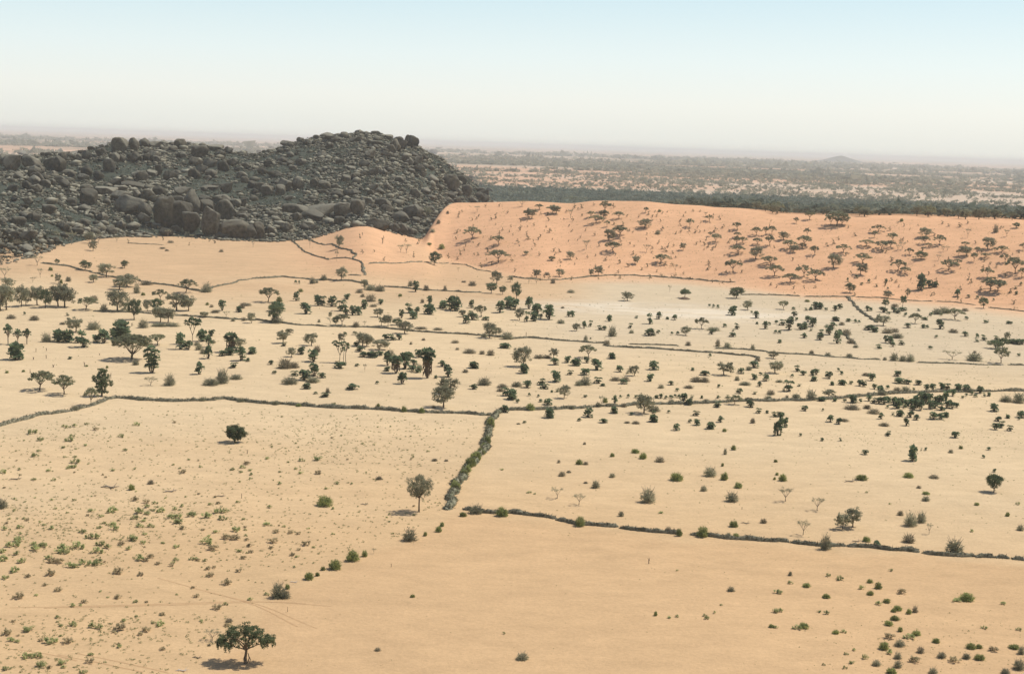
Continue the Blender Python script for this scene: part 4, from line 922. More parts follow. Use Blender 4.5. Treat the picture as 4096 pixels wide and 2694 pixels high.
def front_tree():
    rs = np.random.RandomState(5); t = Bld(); c = Bld(); s2 = Bld()
    tube(t, [[0, 0, -.03], [-.01, .0, .15], [.005, 0, .30], [-.03, 0, .42]], [.030, .024, .022, .02], 8)
    for tip, st in (((-.22, .02, .62), .3), ((.22, -.03, .66), .3), ((-.05, .15, .82), .38), ((.1, -.15, .75), .36), ((-.38, -.05, .42), .33), ((.36, .05, .5), .33), ((-.15, -.2, .7), .4)):
        tube(t, curve((0, 0, st), tip, .03), np.linspace(.016, .004, 5), 5)
    tube(s2, [[.02, .02, -.02], [.05, .03, .12], [.03, .02, .24]], [.010, .009, .007], 5)
    tube(s2, [[-.01, -.02, .04], [-.035, -.02, .12], [-.02, -.01, .2]], [.008, .007, .005], 5)
    tube(s2, [[.06, 0, .02], [.075, 0, .11], [.05, 0, .18]], [.007, .006, .004], 5)
    lobes = [(-.14, 0, .80, .17, .12), (.02, .05, .86, .15, .09), (.22, 0, .73, .18, .11), (.36, 0, .60, .13, .12), (-.32, 0, .58, .15, .12), (-.05, 0, .66, .18, .10), (.18, -.1, .62, .14, .10), (-.2, -.12, .52, .14, .10), (.08, .15, .72, .18, .12), (-.42, .04, .48, .07, .08), (.32, .12, .52, .11, .1), (-.28, .16, .66, .12, .1)]
    for (x, y, z, r, rz) in lobes:
        for k in range(17):
            d = rs.randn(3); d /= np.linalg.norm(d); p = np.array([x, y, z]) + d * [r, r, rz] * (.5 + .5 * rs.rand())
            leaves(c, rs, p, (.05, .05, .045), 40, .0115, up=.5, out=.5, long=1.3)
        for k in range(7):          # hanging sprays along the lower rim
            a = rs.rand() * 6.28; p = np.array([x + math.cos(a) * r * .9, y + math.sin(a) * r * .9, z - rz * .7 - .06 * rs.rand()])
            leaves(c, rs, p, (.022, .022, .07), 26, .0105, up=.2, out=.5, long=1.6)
    return [("trunk", t.mesh("trunk", M_bark)), ("side_stem", s2.mesh("side_stem", M_bark)), ("crown", c.mesh("crown", M_accf))]
special('B1', 1460, 1502, 240, 345, front_tree(), "acacia_tree", "dark green drooping acacia standing alone nearest the camera beside a dead branch line", "tree")

def thin_tree():
    rs = np.random.RandomState(8); t = Bld(); c = Bld()
    tube(t, [[0, 0, -.03], [-.004, 0, .2], [.0, 0, .38]], [.030, .022, .02], 7)
    tips = []
    for k in range(9):
        a = k * .7; tip = np.array([math.cos(a) * .34, math.sin(a) * .34, .55 + .35 * rs.rand()]); tube(t, curve((0, 0, .36), tip, .0), np.linspace(.014, .003, 5), 5); tips.append(tip)
    for k in range(170):
        d = rs.randn(3); d /= np.linalg.norm(d); p = np.array([0, 0, .66]) + d * [.43, .43, .30] * (.45 + .55 * rs.rand()) * (1 + .12 * math.sin(5 * math.atan2(d[1], d[0])))
        leaves(c, rs, p, (.06, .06, .055), 48, .014, up=.4, out=.6)
    return [("trunk", t.mesh("trunk", M_bark)), ("crown", c.mesh("crown", M_leafr))]
special('B2', 460, 602, 222, 185, thin_tree(), "thorn_tree", "grey green round crowned tree on a thin straight trunk beside the brush wall corner", "tree")
special('B1', 1395, 190, 112, 150, tp(P_round(25, mt=M_dark, n=7000, leaf=.019, dens=.12, base=.22, k=70, trunk=.24, droop=1)), "leafy_tree", "dark green bushy tree standing alone in the field of small green herbs", "tree")
def big_umbrella():
    rs = np.random.RandomState(77); t = Bld(); c = Bld()
    tube(t, [[0, 0, -.03], [.0, 0, .12], [.01, 0, .2]], [.035, .026, .028], 8)
    for k in range(11):
        a = k * 2.4; r = .40 * (.45 + .55 * rs.rand()); tube(t, curve((0.01, 0, .18), (math.cos(a) * r, math.sin(a) * r, .66), -.03), np.linspace(.014, .004, 5), 5)
    for k in range(340):
        a = rs.rand() * 6.28; r = .47 * math.sqrt(rs.rand()) * (1 + .05 * math.sin(4 * a)); z = .95 - .22 * (r / .5) ** 2.2 - .34 * rs.rand() ** 1.3 * (1 - .5 * r)
        leaves(c, rs, (math.cos(a) * r, math.sin(a) * r, z), (.045, .045, .05), 50, .014, up=.9, out=.3)
    return [("trunk", t.mesh("trunk", M_bark)), ("crown", c.mesh("crown", M_leaf))]
special('U1', 1225, 890, 232, 355, big_umbrella(), "acacia_tree", "largest umbrella shaped acacia with a broad flat crown over its round shadow", "tree")
def column_tree():
    rs = np.random.RandomState(9); t = Bld(); c = Bld()
    tube(t, [[0, 0, -.03], [.02, 0, .2], [.0, 0, .5]], [.05, .04, .03], 6)
    for k in range(150):
        a = rs.rand() * 6.28; z = .14 + .84 * rs.rand(); r = (.34 if z < .75 else .22) * math.sqrt(rs.rand()) * (.55 + .9 * min(z, .5)); leaves(c, rs, (math.cos(a) * r * 1.1, math.sin(a) * r, z), (.09, .09, .045), 34, .021, up=.4, long=1.3)
    for k in range(10): leaves(c, rs, (-.42 + rs.rand() * .1, 0, .72 - k * .02), (.1, .1, .06), 22, .024)
    for k in range(10): leaves(c, rs, (.4 + rs.rand() * .1, 0, .55 - k * .015), (.1, .1, .05), 22, .024)
    return [("trunk", t.mesh("trunk", M_bark)), ("crown", c.mesh("crown", M_dark))]
special('U1', 945, 1230, 242, 190, column_tree(), "leafy_tree", "tall dark bushy tree with drooping sides behind the brush wall bend at left", "tree")
def fork_palm(seed, branches, thick=.02):
    rs = np.random.RandomState(seed); t = Bld(); f = Bld()
    for pts, in branches:
        tube(t, pts, np.linspace(thick, thick * .7, len(pts)), 6); fan_rosette(f, rs, pts[-1], .23, 20, zmin=-.9, hs=.72)
    return [("trunk", t.mesh("trunk", M_barkl)), ("fronds", f.mesh("fronds", M_palm))]
special('U1', 1787, 747, 232, 170, fork_palm(3, [([[0, 0, -.02], [0, 0, .25], [.0, 0, .36], [-.12, 0, .6], [-.26, 0, .82]],), ([[0, 0, .34], [.12, .02, .6], [.22, 0, .85]],), ([[-.1, 0, .56], [-.05, .05, .75], [-.04, .05, .9]],), ([[.1, 0, .55], [.08, -.1, .75], [.1, -.1, .88]],), ([[.16, 0, .7], [.3, .05, .85]],)]), "doum_palm", "tall forked doum palm with pale trunk and branching heads at left", "palm")
special('U2', 776, 917, 190, 150, fork_palm(4, [([[0, 0, -.02], [.02, 0, .35], [-.12, 0, .6], [-.3, 0, .92]],), ([[.02, 0, .35], [.16, 0, .6], [.22, .02, .9]],), ([[.15, 0, .58], [.2, 0, .62]],), ([[-.1, 0, .56], [-.05, .03, .85]],)], .024), "doum_palm", "forked doum palm with two bare pale limbs left of the leaning slim palms", "palm")
special('U2', 838, 945, 205, 80, fork_palm(6, [([[0, 0, -.02], [-.1, 0, .3], [-.08, 0, .6], [.05, 0, .9]],), ([[-.06, 0, .6], [.2, 0, .88]],)], .05), "doum_palm", "slim curved dark trunked doum palm in front of the forked bare palm", "palm")
special('U2', 812, 925, 150, 70, fork_palm(7, [([[0, 0, -.02], [.0, 0, .3], [.08, 0, .88]],)], .05), "doum_palm", "slimmest straight doum palm between the forked palm and the curved palm", "palm")
def pal(seed, heads, skirt, asp, n=22): return P_palm(seed, heads, skirt=skirt, asp=asp, n=n)
special('U2', 1592, 1062, 276, 165, pal(101, [(0, 0, .84, .46), (.12, .05, .7, .4), (-.15, .0, .74, .38), (0, -.1, .6, .36)], .75, .45, 26), "doum_palm", "tall palm wearing a long brown skirt of dead fronds, centre of the plain", "palm")
special('U2', 1300, 1017, 155, 145, pal(102, [(0, 0, .78, .46), (.15, .05, .68, .38), (-.18, .0, .7, .38)], .7, .75, 24), "doum_palm", "shorter brown skirted palm left of the tall skirted one", "palm")
special('U1', 2145, 822, 172, 145, pal(103, [(0, 0, .8, .46), (.15, .05, .68, .38), (-.18, .0, .7, .38)], .6, .66, 24), "doum_palm", "bushy skirted palm with a grey shrub at its right side in the left grove", "palm")
special('U1', 1405, 1012, 245, 160, pal(104, [(0, 0, .86, .3), (.2, .05, .72, .34), (-.2, 0, .74, .32), (.28, 0, .5, .3), (-.22, .1, .55, .3), (.05, -.1, .58, .34), (0, 0, .35, .36), (.15, 0, .25, .34), (-.15, 0, .2, .3)], .0, .57, 20), "doum_palm", "tall shaggy palm thicket standing right of the big umbrella acacia", "palm")
for i, (x, y, h, w, lb) in enumerate([(75, 747, 192, 115, "leftmost and tallest of the three feathery palms near the left edge"), (165, 752, 152, 105, "middle one of the three feathery palms near the left edge"), (250, 747, 152, 110, "rightmost of the three feathery palms near the left edge, with a forked trunk")]):
    special('U1', x, y, h, w, fork_palm(110 + i, [([[0, 0, -.02], [.0, 0, .3], [-.05, 0, .78]],), ([[0, 0, .3], [.2, .0, .62]],), ([[0, 0, .35], [-.24, .05, .6]],), ([[0, 0, .3], [.08, -.2, .7]],), ([[0, 0, .3], [.0, .2, .72]],)], .045), "doum_palm", lb, "palm")
special('U4', 1088, 415, 95, 70, tp(P_round(26, mt=M_dark, n=2600, leaf=.03, dens=.13, base=.42, k=44, trunk=.42)), "leafy_tree", "small round dark tree like a ball on a short stem at the dune foot", "tree")
special('U4', 1250, 412, 125, 70, tp(P_round(27, n=2600, mt=M_dark, leaf=.03, dens=.12, base=.46, k=44, trunk=.46)), "leafy_tree", "taller slender stemmed tree right of the ball shaped one at the dune foot", "tree")
special('U3', 1605, 320, 95, 105, tp(P_round(28, mt=M_dark, n=3600, leaf=.028, dens=.14, base=.45, k=50, trunk=.3)), "leafy_tree", "lone dark round tree on a brown mound below the dune", "tree")
special('U3', 2085, 322, 115, 155, tp(P_round(29, mt=M_dark, n=4200, leaf=.026, dens=.14, base=.22, k=60, trunk=.2)), "leafy_tree", "broad dark bushy tree beside the end of the dune foot brush line", "tree")
special('B3', 1845, 485, 112, 105, tp(P_round(30, mt=M_dark, n=6000, leaf=.022, dens=.15, base=.06, k=90, trunk=.12)), "leafy_tree", "solid dark round tree near the right edge, with a low sand coloured shadow", "tree")
special('U4', 2165, 925, 150, 170, tp(P_umbrella(9, n=2600)), "acacia_tree", "flat topped tree with two straight trunks by the right edge of the plain", "tree")

# the mound under the lone tree
def mound():
    x, y, z, t = hit(*tpx('U3', 1603, 330, 1, 1)[:2]); n = 20; V = [[0, 0, 1.3]]; F = []
    for r in range(1, 5):
        for k in range(n): a = 6.283 * k / n; rr = 3.4 * r / 4 * (1 + .12 * math.sin(3 * a)); V.append([math.cos(a) * rr, math.sin(a) * rr, 1.3 * (1 - (r / 4) ** 1.5) - .15 * (r == 4)])
    for k in range(n): F.append([0, 1 + k, 1 + (k + 1) % n, 1 + (k + 1) % n])
    V = np.array(V); T = [[0, 1 + k, 1 + (k + 1) % n] for k in range(n)]
    for r in range(3):
        for k in range(n):
            a = 1 + r * n + k; b = 1 + r * n + (k + 1) % n; T += [[a, a + n, b + n], [a, b + n, b]]
    m = mat("mound_soil", (.16, .11, .07)); o = link("earth_mound", fast_mesh("earth_mound", V, T, [m]), loc=(x, y, z)); setp(o, kind="structure")
mound()

# ------------------------------------------------------------ brush walls
def brush_wall(pts, tn, h, w, label, mt=None, dens=1.0, group="brush walls round the fields", twig=None):
    ox, oy, sc = TILE[tn]
    P = [];
    for (x, y) in pts:
        q = hit(ox + x / sc, oy + y / sc); P.append([q[0], q[1]])
    P = np.array(P); seg = np.hypot(*np.diff(P, axis=0).T); L = np.concatenate([[0], np.cumsum(seg)])
    Dm = np.hypot(P[:, 0], P[:, 1]).mean(); step = max(.5, Dm / 700.)
    n = max(3, int(L[-1] / step)); s = np.linspace(0, L[-1], n)
    x = np.interp(s, L, P[:, 0]); y = np.interp(s, L, P[:, 1])
    rs = np.random.RandomState(abs(hash(label)) % 1000 if False else int(L[-1] * 7) % 9973)
    x += (sv_noise(s / 6., s * 0, 3) - .5) * 1.6; y += (sv_noise(s / 6., s * 0 + 5, 4) - .5) * 1.6
    tx = np.gradient(x); ty = np.gradient(y); l = np.hypot(tx, ty) + 1e-9; nx, ny = -ty / l, tx / l
    h = h * .68; w = w * .52
    hh = h * (.25 + 1.3 * fbm(s / 2.2, s * 0 + 1, 7, 4)) * smooth((np.minimum(s, L[-1] - s) + .6) / 1.5); ww = w * (.3 + 1.3 * fbm(s / 3.0, s * 0 + 9, 8, 4))
    prof = [(-.5, -.15), (-.42, .45), (-.15, .85), (.18, .9), (.42, .5), (.5, -.15)]
    V = []; m = len(prof)
    z = sand_h(x, y)
    for (a, b) in prof:
        jx = rs.uniform(-.22, .22, n) * w; jz = rs.uniform(-.25, .2, n) * h
        V.append(np.stack([x + nx * (a * ww + jx), y + ny * (a * ww + jx), z + b * hh + jz * (b > 0)], -1))
    V = np.stack(V, 1).reshape(-1, 3)
    i = np.arange(n - 1)[:, None]; j = np.arange(m - 1)[None]
    a = i * m + j; F = np.stack([a, a + 1, a + m + 1, a + m], -1).reshape(-1, 4)
    B = Bld(); B.add(V, F)
    core = B.mesh("brush_core", mt or M_fence)
    k = int(n * 12 * dens); si = rs.rand(k) * (n - 1); i0 = si.astype(int)
    off = rs.uniform(-.5, .5, k)
    q = np.stack([x[i0] + nx[i0] * off * ww[i0] * 1.1, y[i0] + ny[i0] * off * ww[i0] * 1.1, z[i0] + hh[i0] * (.2 + .7 * (1 - 2 * abs(off)))], -1)
    d = rs.randn(k, 3) * [1, 1, .6] + [0, 0, .35]
    global R; R = rs
    B2 = Bld(); sticks(B2, q, d, h * rs.uniform(.3, .85, k), np.full(k, .08 * max(h, 1) * max(1, step)))
    tw = B2.mesh("twigs", twig or mt or M_fence)
    o = link("brush_wall", None, loc=(0, 0, 0))
    c0 = Vector((float(x[0]), float(y[0]), float(z[0]))); o.location = c0
    for pn, me in (("brush_core", core), ("loose_twigs", tw)):
        c = link(pn, me, parent=o); c.location = -c0
    setp(o, label, "brush wall", group)
    return o
W = brush_wall
W([(0, 992), (60, 974), (110, 962), (160, 955), (215, 941), (268, 924), (330, 929), (390, 933), (440, 932), (500, 931), (522, 926), (560, 932), (600, 936), (700, 942), (800, 948), (900, 953), (1000, 958), (1100, 962), (1150, 965)], 'O', 1.5, 2.2, "long grey thorn brush wall running from the left edge to the central corner", dens=1.3)
W([(1172, 955), (1152, 968), (1136, 985), (1132, 1015), (1125, 1045), (1100, 1070), (1082, 1100), (1065, 1130), (1050, 1160), (1045, 1183)], 'O', 1.9, 3.4, "thick pale brush wall running towards the camera between the two central corners", mt=M_fenceg, dens=1.6, twig=M_fence)
W([(1187, 953), (1260, 952), (1300, 952), (1380, 945), (1440, 943), (1500, 940), (1640, 937), (1750, 932), (1800, 932), (1890, 930), (1985, 922), (2085, 914), (2160, 911), (2260, 910), (2385, 909)], 'O', 1.5, 2.2, "grey brush wall running right from the central corner to the right edge", dens=1.2)
LW = [[(745, 588), (850, 605), (920, 612), (1000, 612), (1100, 625), (1200, 635), (1285, 645)], [(1305, 652), (1370, 668), (1425, 680)], [(1445, 680), (1530, 684), (1600, 690), (1660, 692)], [(1680, 700), (1750, 712), (1900, 725), (2020, 742)]]
LL = ["dark brush wall stretch nearest the central corner in the lower right field edge", "shortest brush wall stretch with a green bush on it", "brush wall stretch just right of the gap beside the green bush", "brush wall stretch ending at the pale green broom bush"]
for p, lb in zip(LW, LL): W(p, 'B2', 1.2, 1.8, lb, dens=1.4)
LW = [[(70, 740), (200, 750), (300, 765), (450, 778), (560, 784), (642, 783)], [(665, 786), (730, 795), (850, 806), (970, 809)], [(1000, 809), (1150, 815), (1250, 832), (1330, 838), (1412, 848)], [(1450, 848), (1500, 858), (1600, 864), (1700, 868), (1745, 870)], [(1760, 872), (1800, 872), (1870, 873)], [(1880, 875), (1960, 880)], [(1980, 884), (2060, 892)]]
LL = ["brush wall stretch starting right of the pale green broom bush", "brush wall stretch with a dark thorn bush growing in its middle", "brush wall stretch with pale dead branches at its left end", "brush wall stretch with the large thorn bush at lower right", "short low brush heap right of the large thorn bush stretch", "short dark brush heap second from the right edge, lower right", "brush wall end cut by the right edge of the photo"]
for p, lb in zip(LW, LL): W(p, 'B3', 1.2, 1.8, lb, dens=1.4)
W([(395, 0), (530, 15), (640, 28), (760, 60), (850, 80), (960, 110), (1060, 130), (1250, 150), (1400, 185), (1600, 205), (1700, 225), (1860, 255), (1960, 230), (2060, 205), (2160, 185), (2230, 160), (2320, 145), (2385, 140)], 'U1', 1.4, 1.8, "brush wall winding below the rocky hill from the left boulders", dens=.9)
W([(0, 140), (130, 135), (260, 125), (420, 140), (560, 155), (640, 150), (760, 160), (880, 160), (960, 180), (1060, 200)], 'U2', 1.4, 1.8, "brush wall continuing below the pale sandy field under the hill", dens=.9)
W([(1190, 215), (1350, 225), (1480, 240), (1620, 248), (1780, 255), (1960, 270), (2090, 268)], 'U2', 1.3, 1.8, "brush wall ending beside two dark bushes below the dune", dens=.9)
W([(880, 445), (1050, 450), (1330, 458), (1500, 475), (1700, 488), (1850, 495), (2000, 505), (2200, 520), (2385, 530)], 'U1', 1.2, 1.8, "brush wall running right from the left acacia grove", dens=.9)
W([(0, 520), (200, 550), (400, 570), (600, 580), (800, 590), (1000, 590), (1200, 600), (1400, 625), (1600, 640), (1800, 650), (2000, 660), (2100, 670), (2385, 692)], 'U2', 1.2, 1.8, "long low brush wall crossing the middle of the plain", dens=.9)
W([(0, 702), (150, 690), (400, 710), (600, 725), (850, 740), (900, 770), (1100, 780), (1300, 790), (1500, 805), (1700, 820), (1900, 830), (2100, 850), (2240, 860), (2285, 880), (2270, 930)], 'U3', 1.2, 1.8, "brush wall that bends sharply towards the camera right of centre", dens=.9)
W([(1100, 750), (1300, 755), (1560, 765)], 'U3', .8, 1.3, "short faint brush line above the sharply bending wall", dens=.9)
W([(1900, 790), (2100, 795), (2385, 820)], 'U3', .9, 1.3, "brush line behind the sharp bend, among low shrubs", dens=.9)
W([(5, 825), (200, 840), (420, 852), (640, 870), (860, 885), (1050, 895)], 'U4', .9, 1.4, "faint brush line crossing the pale right hand plain", dens=.9)
W([(1400, 920), (1560, 925), (1700, 930), (2000, 940), (2150, 945)], 'U4', .9, 1.3, "low brush line in front of the twin trunked tree", dens=.9)
W([(2250, 942), (2400, 945)], 'U4', 1.1, 1.5, "short dark brush line at the right edge behind the long wall", dens=.9)
W([(0, 120), (100, 140), (300, 152), (450, 150), (600, 135), (730, 120), (900, 112), (1100, 110), (1300, 120), (1500, 130), (1700, 150), (1900, 162), (2080, 175)], 'U3', 1.2, 1.6, "brush line curving along the foot of the orange dune", dens=.9)
W([(2140, 292), (2250, 290), (2385, 295)], 'U3', 1.0, 1.4, "short brush line right of the broad dark tree at the dune foot", dens=.9)
W([(0, 290), (150, 298), (310, 305)], 'U4', 1.1, 1.4, "brush line on the dune foot, first stretch left of the diagonal", dens=.9)
W([(350, 308), (500, 310), (660, 308), (805, 305)], 'U4', 1.1, 1.5, "brush line meeting the diagonal wall under a small tree", dens=.9)
W([(830, 312), (950, 318), (1080, 320), (1200, 335), (1320, 345), (1530, 352)], 'U4', .9, 1.3, "faint brush line right of the diagonal wall", dens=.9)
W([(1570, 352), (1700, 356), (1800, 370), (1930, 385)], 'U4', .7, 1.1, "very faint brush line left of the dark right hand tree", dens=.9)
W([(2060, 410), (2200, 425), (2400, 448)], 'U4', .9, 1.3, "faint brush line right of the dark tree near the right edge", dens=.9)
W([(745, 308), (770, 350), (790, 372), (840, 430), (900, 470), (960, 510), (1010, 545)], 'U4', 1.5, 2.6, "dark diagonal brush wall descending right from the dune foot", dens=1.1)
W([(715, 648), (740, 680), (770, 715), (805, 748)], 'U4', 1.3, 2.2, "short diagonal brush heap in the middle of the palm clumps", dens=1)
W([(340, 1125), (400, 1180), (440, 1220), (560, 1265), (690, 1295)], 'T2', 1.2, 2.0, "brush line slanting down across the sandy knoll below the hill", dens=.9)
W([(500, 1112), (560, 1145), (640, 1160), (700, 1155), (780, 1190), (880, 1210), (920, 1250), (910, 1290), (960, 1310), (1000, 1345)], 'T2', 1.3, 2.2, "brush wall curving round the knoll foot below the rocky hill", dens=.9)
W([(1002, 1350), (995, 1390), (1005, 1438)], 'T2', 1.3, 3.4, "wide brush heap running straight towards the camera below the knoll", dens=1)
W([(705, 1288), (800, 1280), (895, 1290)], 'T2', .9, 1.4, "short brush line joining the curving wall from the left", dens=.9)
W([(1060, 1336), (1250, 1332), (1400, 1325), (1545, 1316)], 'T2', 1.1, 1.5, "straight brush line left of the dark tree below the knoll", dens=.9)
W([(1570, 1325), (1700, 1330), (1800, 1328)], 'T2', .8, 1.2, "short brush line passing behind the dark tree below the knoll", dens=.9)
W([(1820, 1335), (1950, 1345), (2050, 1390), (2180, 1410)], 'T2', .9, 1.5, "brush line running right to the small trees at the dune corner", dens=.9)
W([(870, 1440), (985, 1446)], 'T2', 1.0, 1.4, "short brush line left of the wide brush heap", dens=.9)
W([(1190, 1145), (1380, 1155), (1520, 1160)], 'T1', .8, 1.2, "thin brush line on the sand just under the boulder cliff", dens=.9)
W([(240, 1180), (330, 1178), (400, 1172)], 'T1', 1.0, 2.0, "dark brush line at the left foot of the rocky hill", dens=.9)

# dead wood
def deadwood(tn, x, y, L, label, m=M_white, seed=1):
    ox, oy, sc = TILE[tn]; px, py, pz, t = hit(ox + x / sc, oy + y / sc); s = L / sc * t / F_SRC
    rs = np.random.RandomState(seed); b = Bld()
    tube(b, [[-.5, 0, .02], [-.2, .05, .08], [.1, 0, .05], [.5, .1, .12]], [.02, .045, .05, .015], 6)
    tube(b, [[.1, 0, .05], [.3, -.2, .15], [.4, -.3, .1]], [.03, .02, .008], 5)
    tube(b, [[-.2, .05, .08], [-.35, .25, .1]], [.03, .008], 5)
    tube(b, [[.2, .03, .07], [.33, .2, .28]], [.025, .008], 5)
    o = link("dead_branch", b.mesh("dead_branch", m), loc=(px, py, pz)); o.scale = (s, s, s); o.rotation_euler.z = rs.uniform(-.4, .4)
    setp(o, label, "dead branch")
deadwood('B1', 1080, 1548, 75, "white bleached dead branch lying at the bottom edge", seed=1)
deadwood('B1', 1745, 1022, 50, "small white dead branch right of the lower thorn bush", seed=2)
deadwood('B1', 1310, 512, 55, "grey dead branch lying left of the upright dead stump", M_barkl, 3)
deadwood('B1', 1010, 485, 80, "grey dead branches lying among herbs in the left field", M_barkl, 4)
deadwood('B1', 650, 462, 110, "long grey fallen branches at the left field boundary", M_barkl, 5)
deadwood('B1', 90, 412, 70, "grey fallen branch near the left edge of the field", M_barkl, 6)
deadwood('B2', 135, 560, 50, "curled grey dead branch left of the thin trunked round tree", M_barkl, 7)
deadwood('B3', 993, 425, 75, "straight grey log lying left of a green bush", M_barkl, 8)
deadwood('B3', 370, 672, 55, "pale grey branch pile right of a dark green bush", M_barkl, 9)
deadwood('B3', 1030, 780, 60, "bare pole lying above the lower right brush wall", M_barkl, 10)
deadwood('B3', 995, 812, 45, "white bleached branches in the gap of the lower right brush wall", M_white, 11)
deadwood('B1', 1170, 1470, 60, "thin grey stick standing left of the nearest tree", M_barkl, 12)

# ------------------------------------------------------------ herbs of the left field
TF = """835 612 60;880 618 40;955 602 50;665 602 60;800 645 45;670 682 45;680 710 50;895 692 42;830 692 45;1135 627 60;1035 640 90;1045 670 60;1085 705 40 E;1230 640 60;1310 607 80;1320 648 50;1402 717 52;780 770 65;555 762 80;490 727 45;1230 792 68;1370 765 100 E;1265 827 60 E;720 797 40 E;645 817 45;577 845 60;460 818 70;80 812 80;15 842 40;95 855 40;15 892 60;125 902 50;370 850 80;330 905 90 E;430 935 80;535 917 120;580 905 50;85 958 55;300 978 60 E;703 967 66 E;820 890 60;895 875 45 E;865 895 40 E;1018 925 30 E;1140 887 35;1215 895 30;1175 893 30 E;1235 945 35 E;1270 935 25 E;1248 985 45 E;1415 958 35 E;1415 840 35;1490 845 30 E;1480 808 35 E;1465 772 30 E;1620 785 55 E;1815 800 50 E;1725 730 35 E;1770 735 30 E;1640 725 40 E;1580 682 45;1735 862 35 E;1610 820 30 E;1445 880 35 E;1775 830 25 E;1345 1032 60 E;835 980 40 E;345 1072 45 E;110 1115 60 E;700 1115 45 E;1165 1108 35 E;1145 1055 25 E;965 1215 35 E;1290 1180 50 E;425 1165 35;345 1232 30;435 1277 50;165 1307 60;300 1380 70;400 1380 55 E;570 1292 75;710 1302 65 E;870 1310 50 E;950 1276 50;190 1470 115;65 1372 40;370 1502 50;255 1518 60;35 1540 40;535 1498 45 E;715 1407 35;495 1560 40;40 1330 60 E;250 810 60;220 830 60;115 780 60;200 800 40;385 830 70;290 880 40;600 800 50;850 790 35;760 825 38;1045 815 35;1045 890 35;970 790 25;935 915 30 E;1170 885 28;810 90 38;1035 75 25 E;570 118 35 E;425 157 30;515 85 25;447 97 32;400 105 32;380 98 25;240 180 40;415 183 50;210 128 30;185 140 50;720 160 36;745 242 28;415 345 40;440 340 35;505 210 25;370 225 28;205 275 40;450 313 55;230 245 25;445 280 25;665 360 28;1118 295 20;1655 440 32;20 372 40;320 417 30;285 362 30;110 355 25;200 415 30;1410 548 25;1380 355 30;1430 370 25;1487 384 27;1487 408 22;1485 358 25;1440 342 35;1465 322 40 E;1590 290 30;1665 368 22;1755 350 24;1785 375 30;1715 310 20;1790 302 38;1885 295 50;1890 378 45 E;1085 372 40 E;1605 578 32;1940 467 26;2000 437 30;870 550 40 E;880 577 38;800 535 45 E;920 555 30;1075 572 30;1035 588 30;1250 560 28;1295 555 28 E;545 600 38;600 632 30;590 700 30;300 705 38;115 700 38;20 710 35;850 660 30;1285 725 35;860 738 28;1240 750 25;165 990 35 E;30 1000 40;265 1040 30 E;215 1100 25;640 1112 18;500 1142 35 E;870 1140 22 E;740 1250 30;1050 1095 18;820 1245 15;140 1540 0"""
ox, oy, sc = TILE['B1']
nt_ = 0
for e in TF.split(';'):
    e = e.split()
    if float(e[2]) < 5: continue
    w = float(e[2]) * (1.0)
    cd = e[3] if len(e) > 3 else 'F'
    if w > 70:
        k = int(w // 34)
        for q in range(k):
            put(cd, ox + (float(e[0]) + (q - (k - 1) / 2) * w / k) / sc, oy + (float(e[1]) + random.uniform(-8, 4)) / sc, 30 / sc, w / k * 1.15 / sc); nt_ += 1
    else:
        put(cd, ox + float(e[0]) / sc, oy + float(e[1]) / sc, w * .55 / sc, w / sc); nt_ += 1
rq = np.random.RandomState(17)
def in_left(x, y):            # overview pixels: inside the herb field left of the dune-ward wall and above the diagonal row of bushes
    if y < np.interp(x, [0, 215, 270, 520, 1150], [1000, 952, 940, 945, 978]): return False
    if y < 1183: lim = np.interp(y, [955, 985, 1045, 1100, 1183], [1150, 1120, 1108, 1066, 1030])
    else: lim = np.interp(y, [1183, 1240, 1320, 1390, 1565], [1030, 960, 720, 620, 440])
    return x < lim - 6
def herb_density(x, y):
    d = .3
    d += 1.2 * math.exp(-((x - 800) / 170) ** 2 - ((y - 1025) / 45) ** 2)
    d += .7 * math.exp(-((x - 180) / 200) ** 2 - ((y - 1220) / 60) ** 2)
    d += .5 * math.exp(-((x - 450) / 150) ** 2 - ((y - 1195) / 35) ** 2)
    d += .35 * math.exp(-((x - 150) / 180) ** 2 - ((y - 1020) / 40) ** 2)
    d += .55 * math.exp(-((x - 210) / 90) ** 2 - ((y - 1460) / 35) ** 2)
    if 1320 < y < 1430: d *= .3
    return d
cnt = 0; tries = 0
while cnt < 150 and tries < 9000:
    tries += 1
    x = rq.uniform(0, 1140); y = rq.uniform(945, 1560)
    if not in_left(x, y) or rq.rand() > herb_density(x, y): continue
    if any(abs(x * K - p[0]) < p[2] * .55 + 3 and abs(y * K - p[1]) < 10 for p in PUT[-330:]): continue
    s_ = (6 + 6 * rq.rand()) * (.55 + .7 * (y - 940) / 600.)
    put('F' if rq.rand() < .68 else 'E', x * K, y * K, s_ * .55 * K, s_ * K); cnt += 1

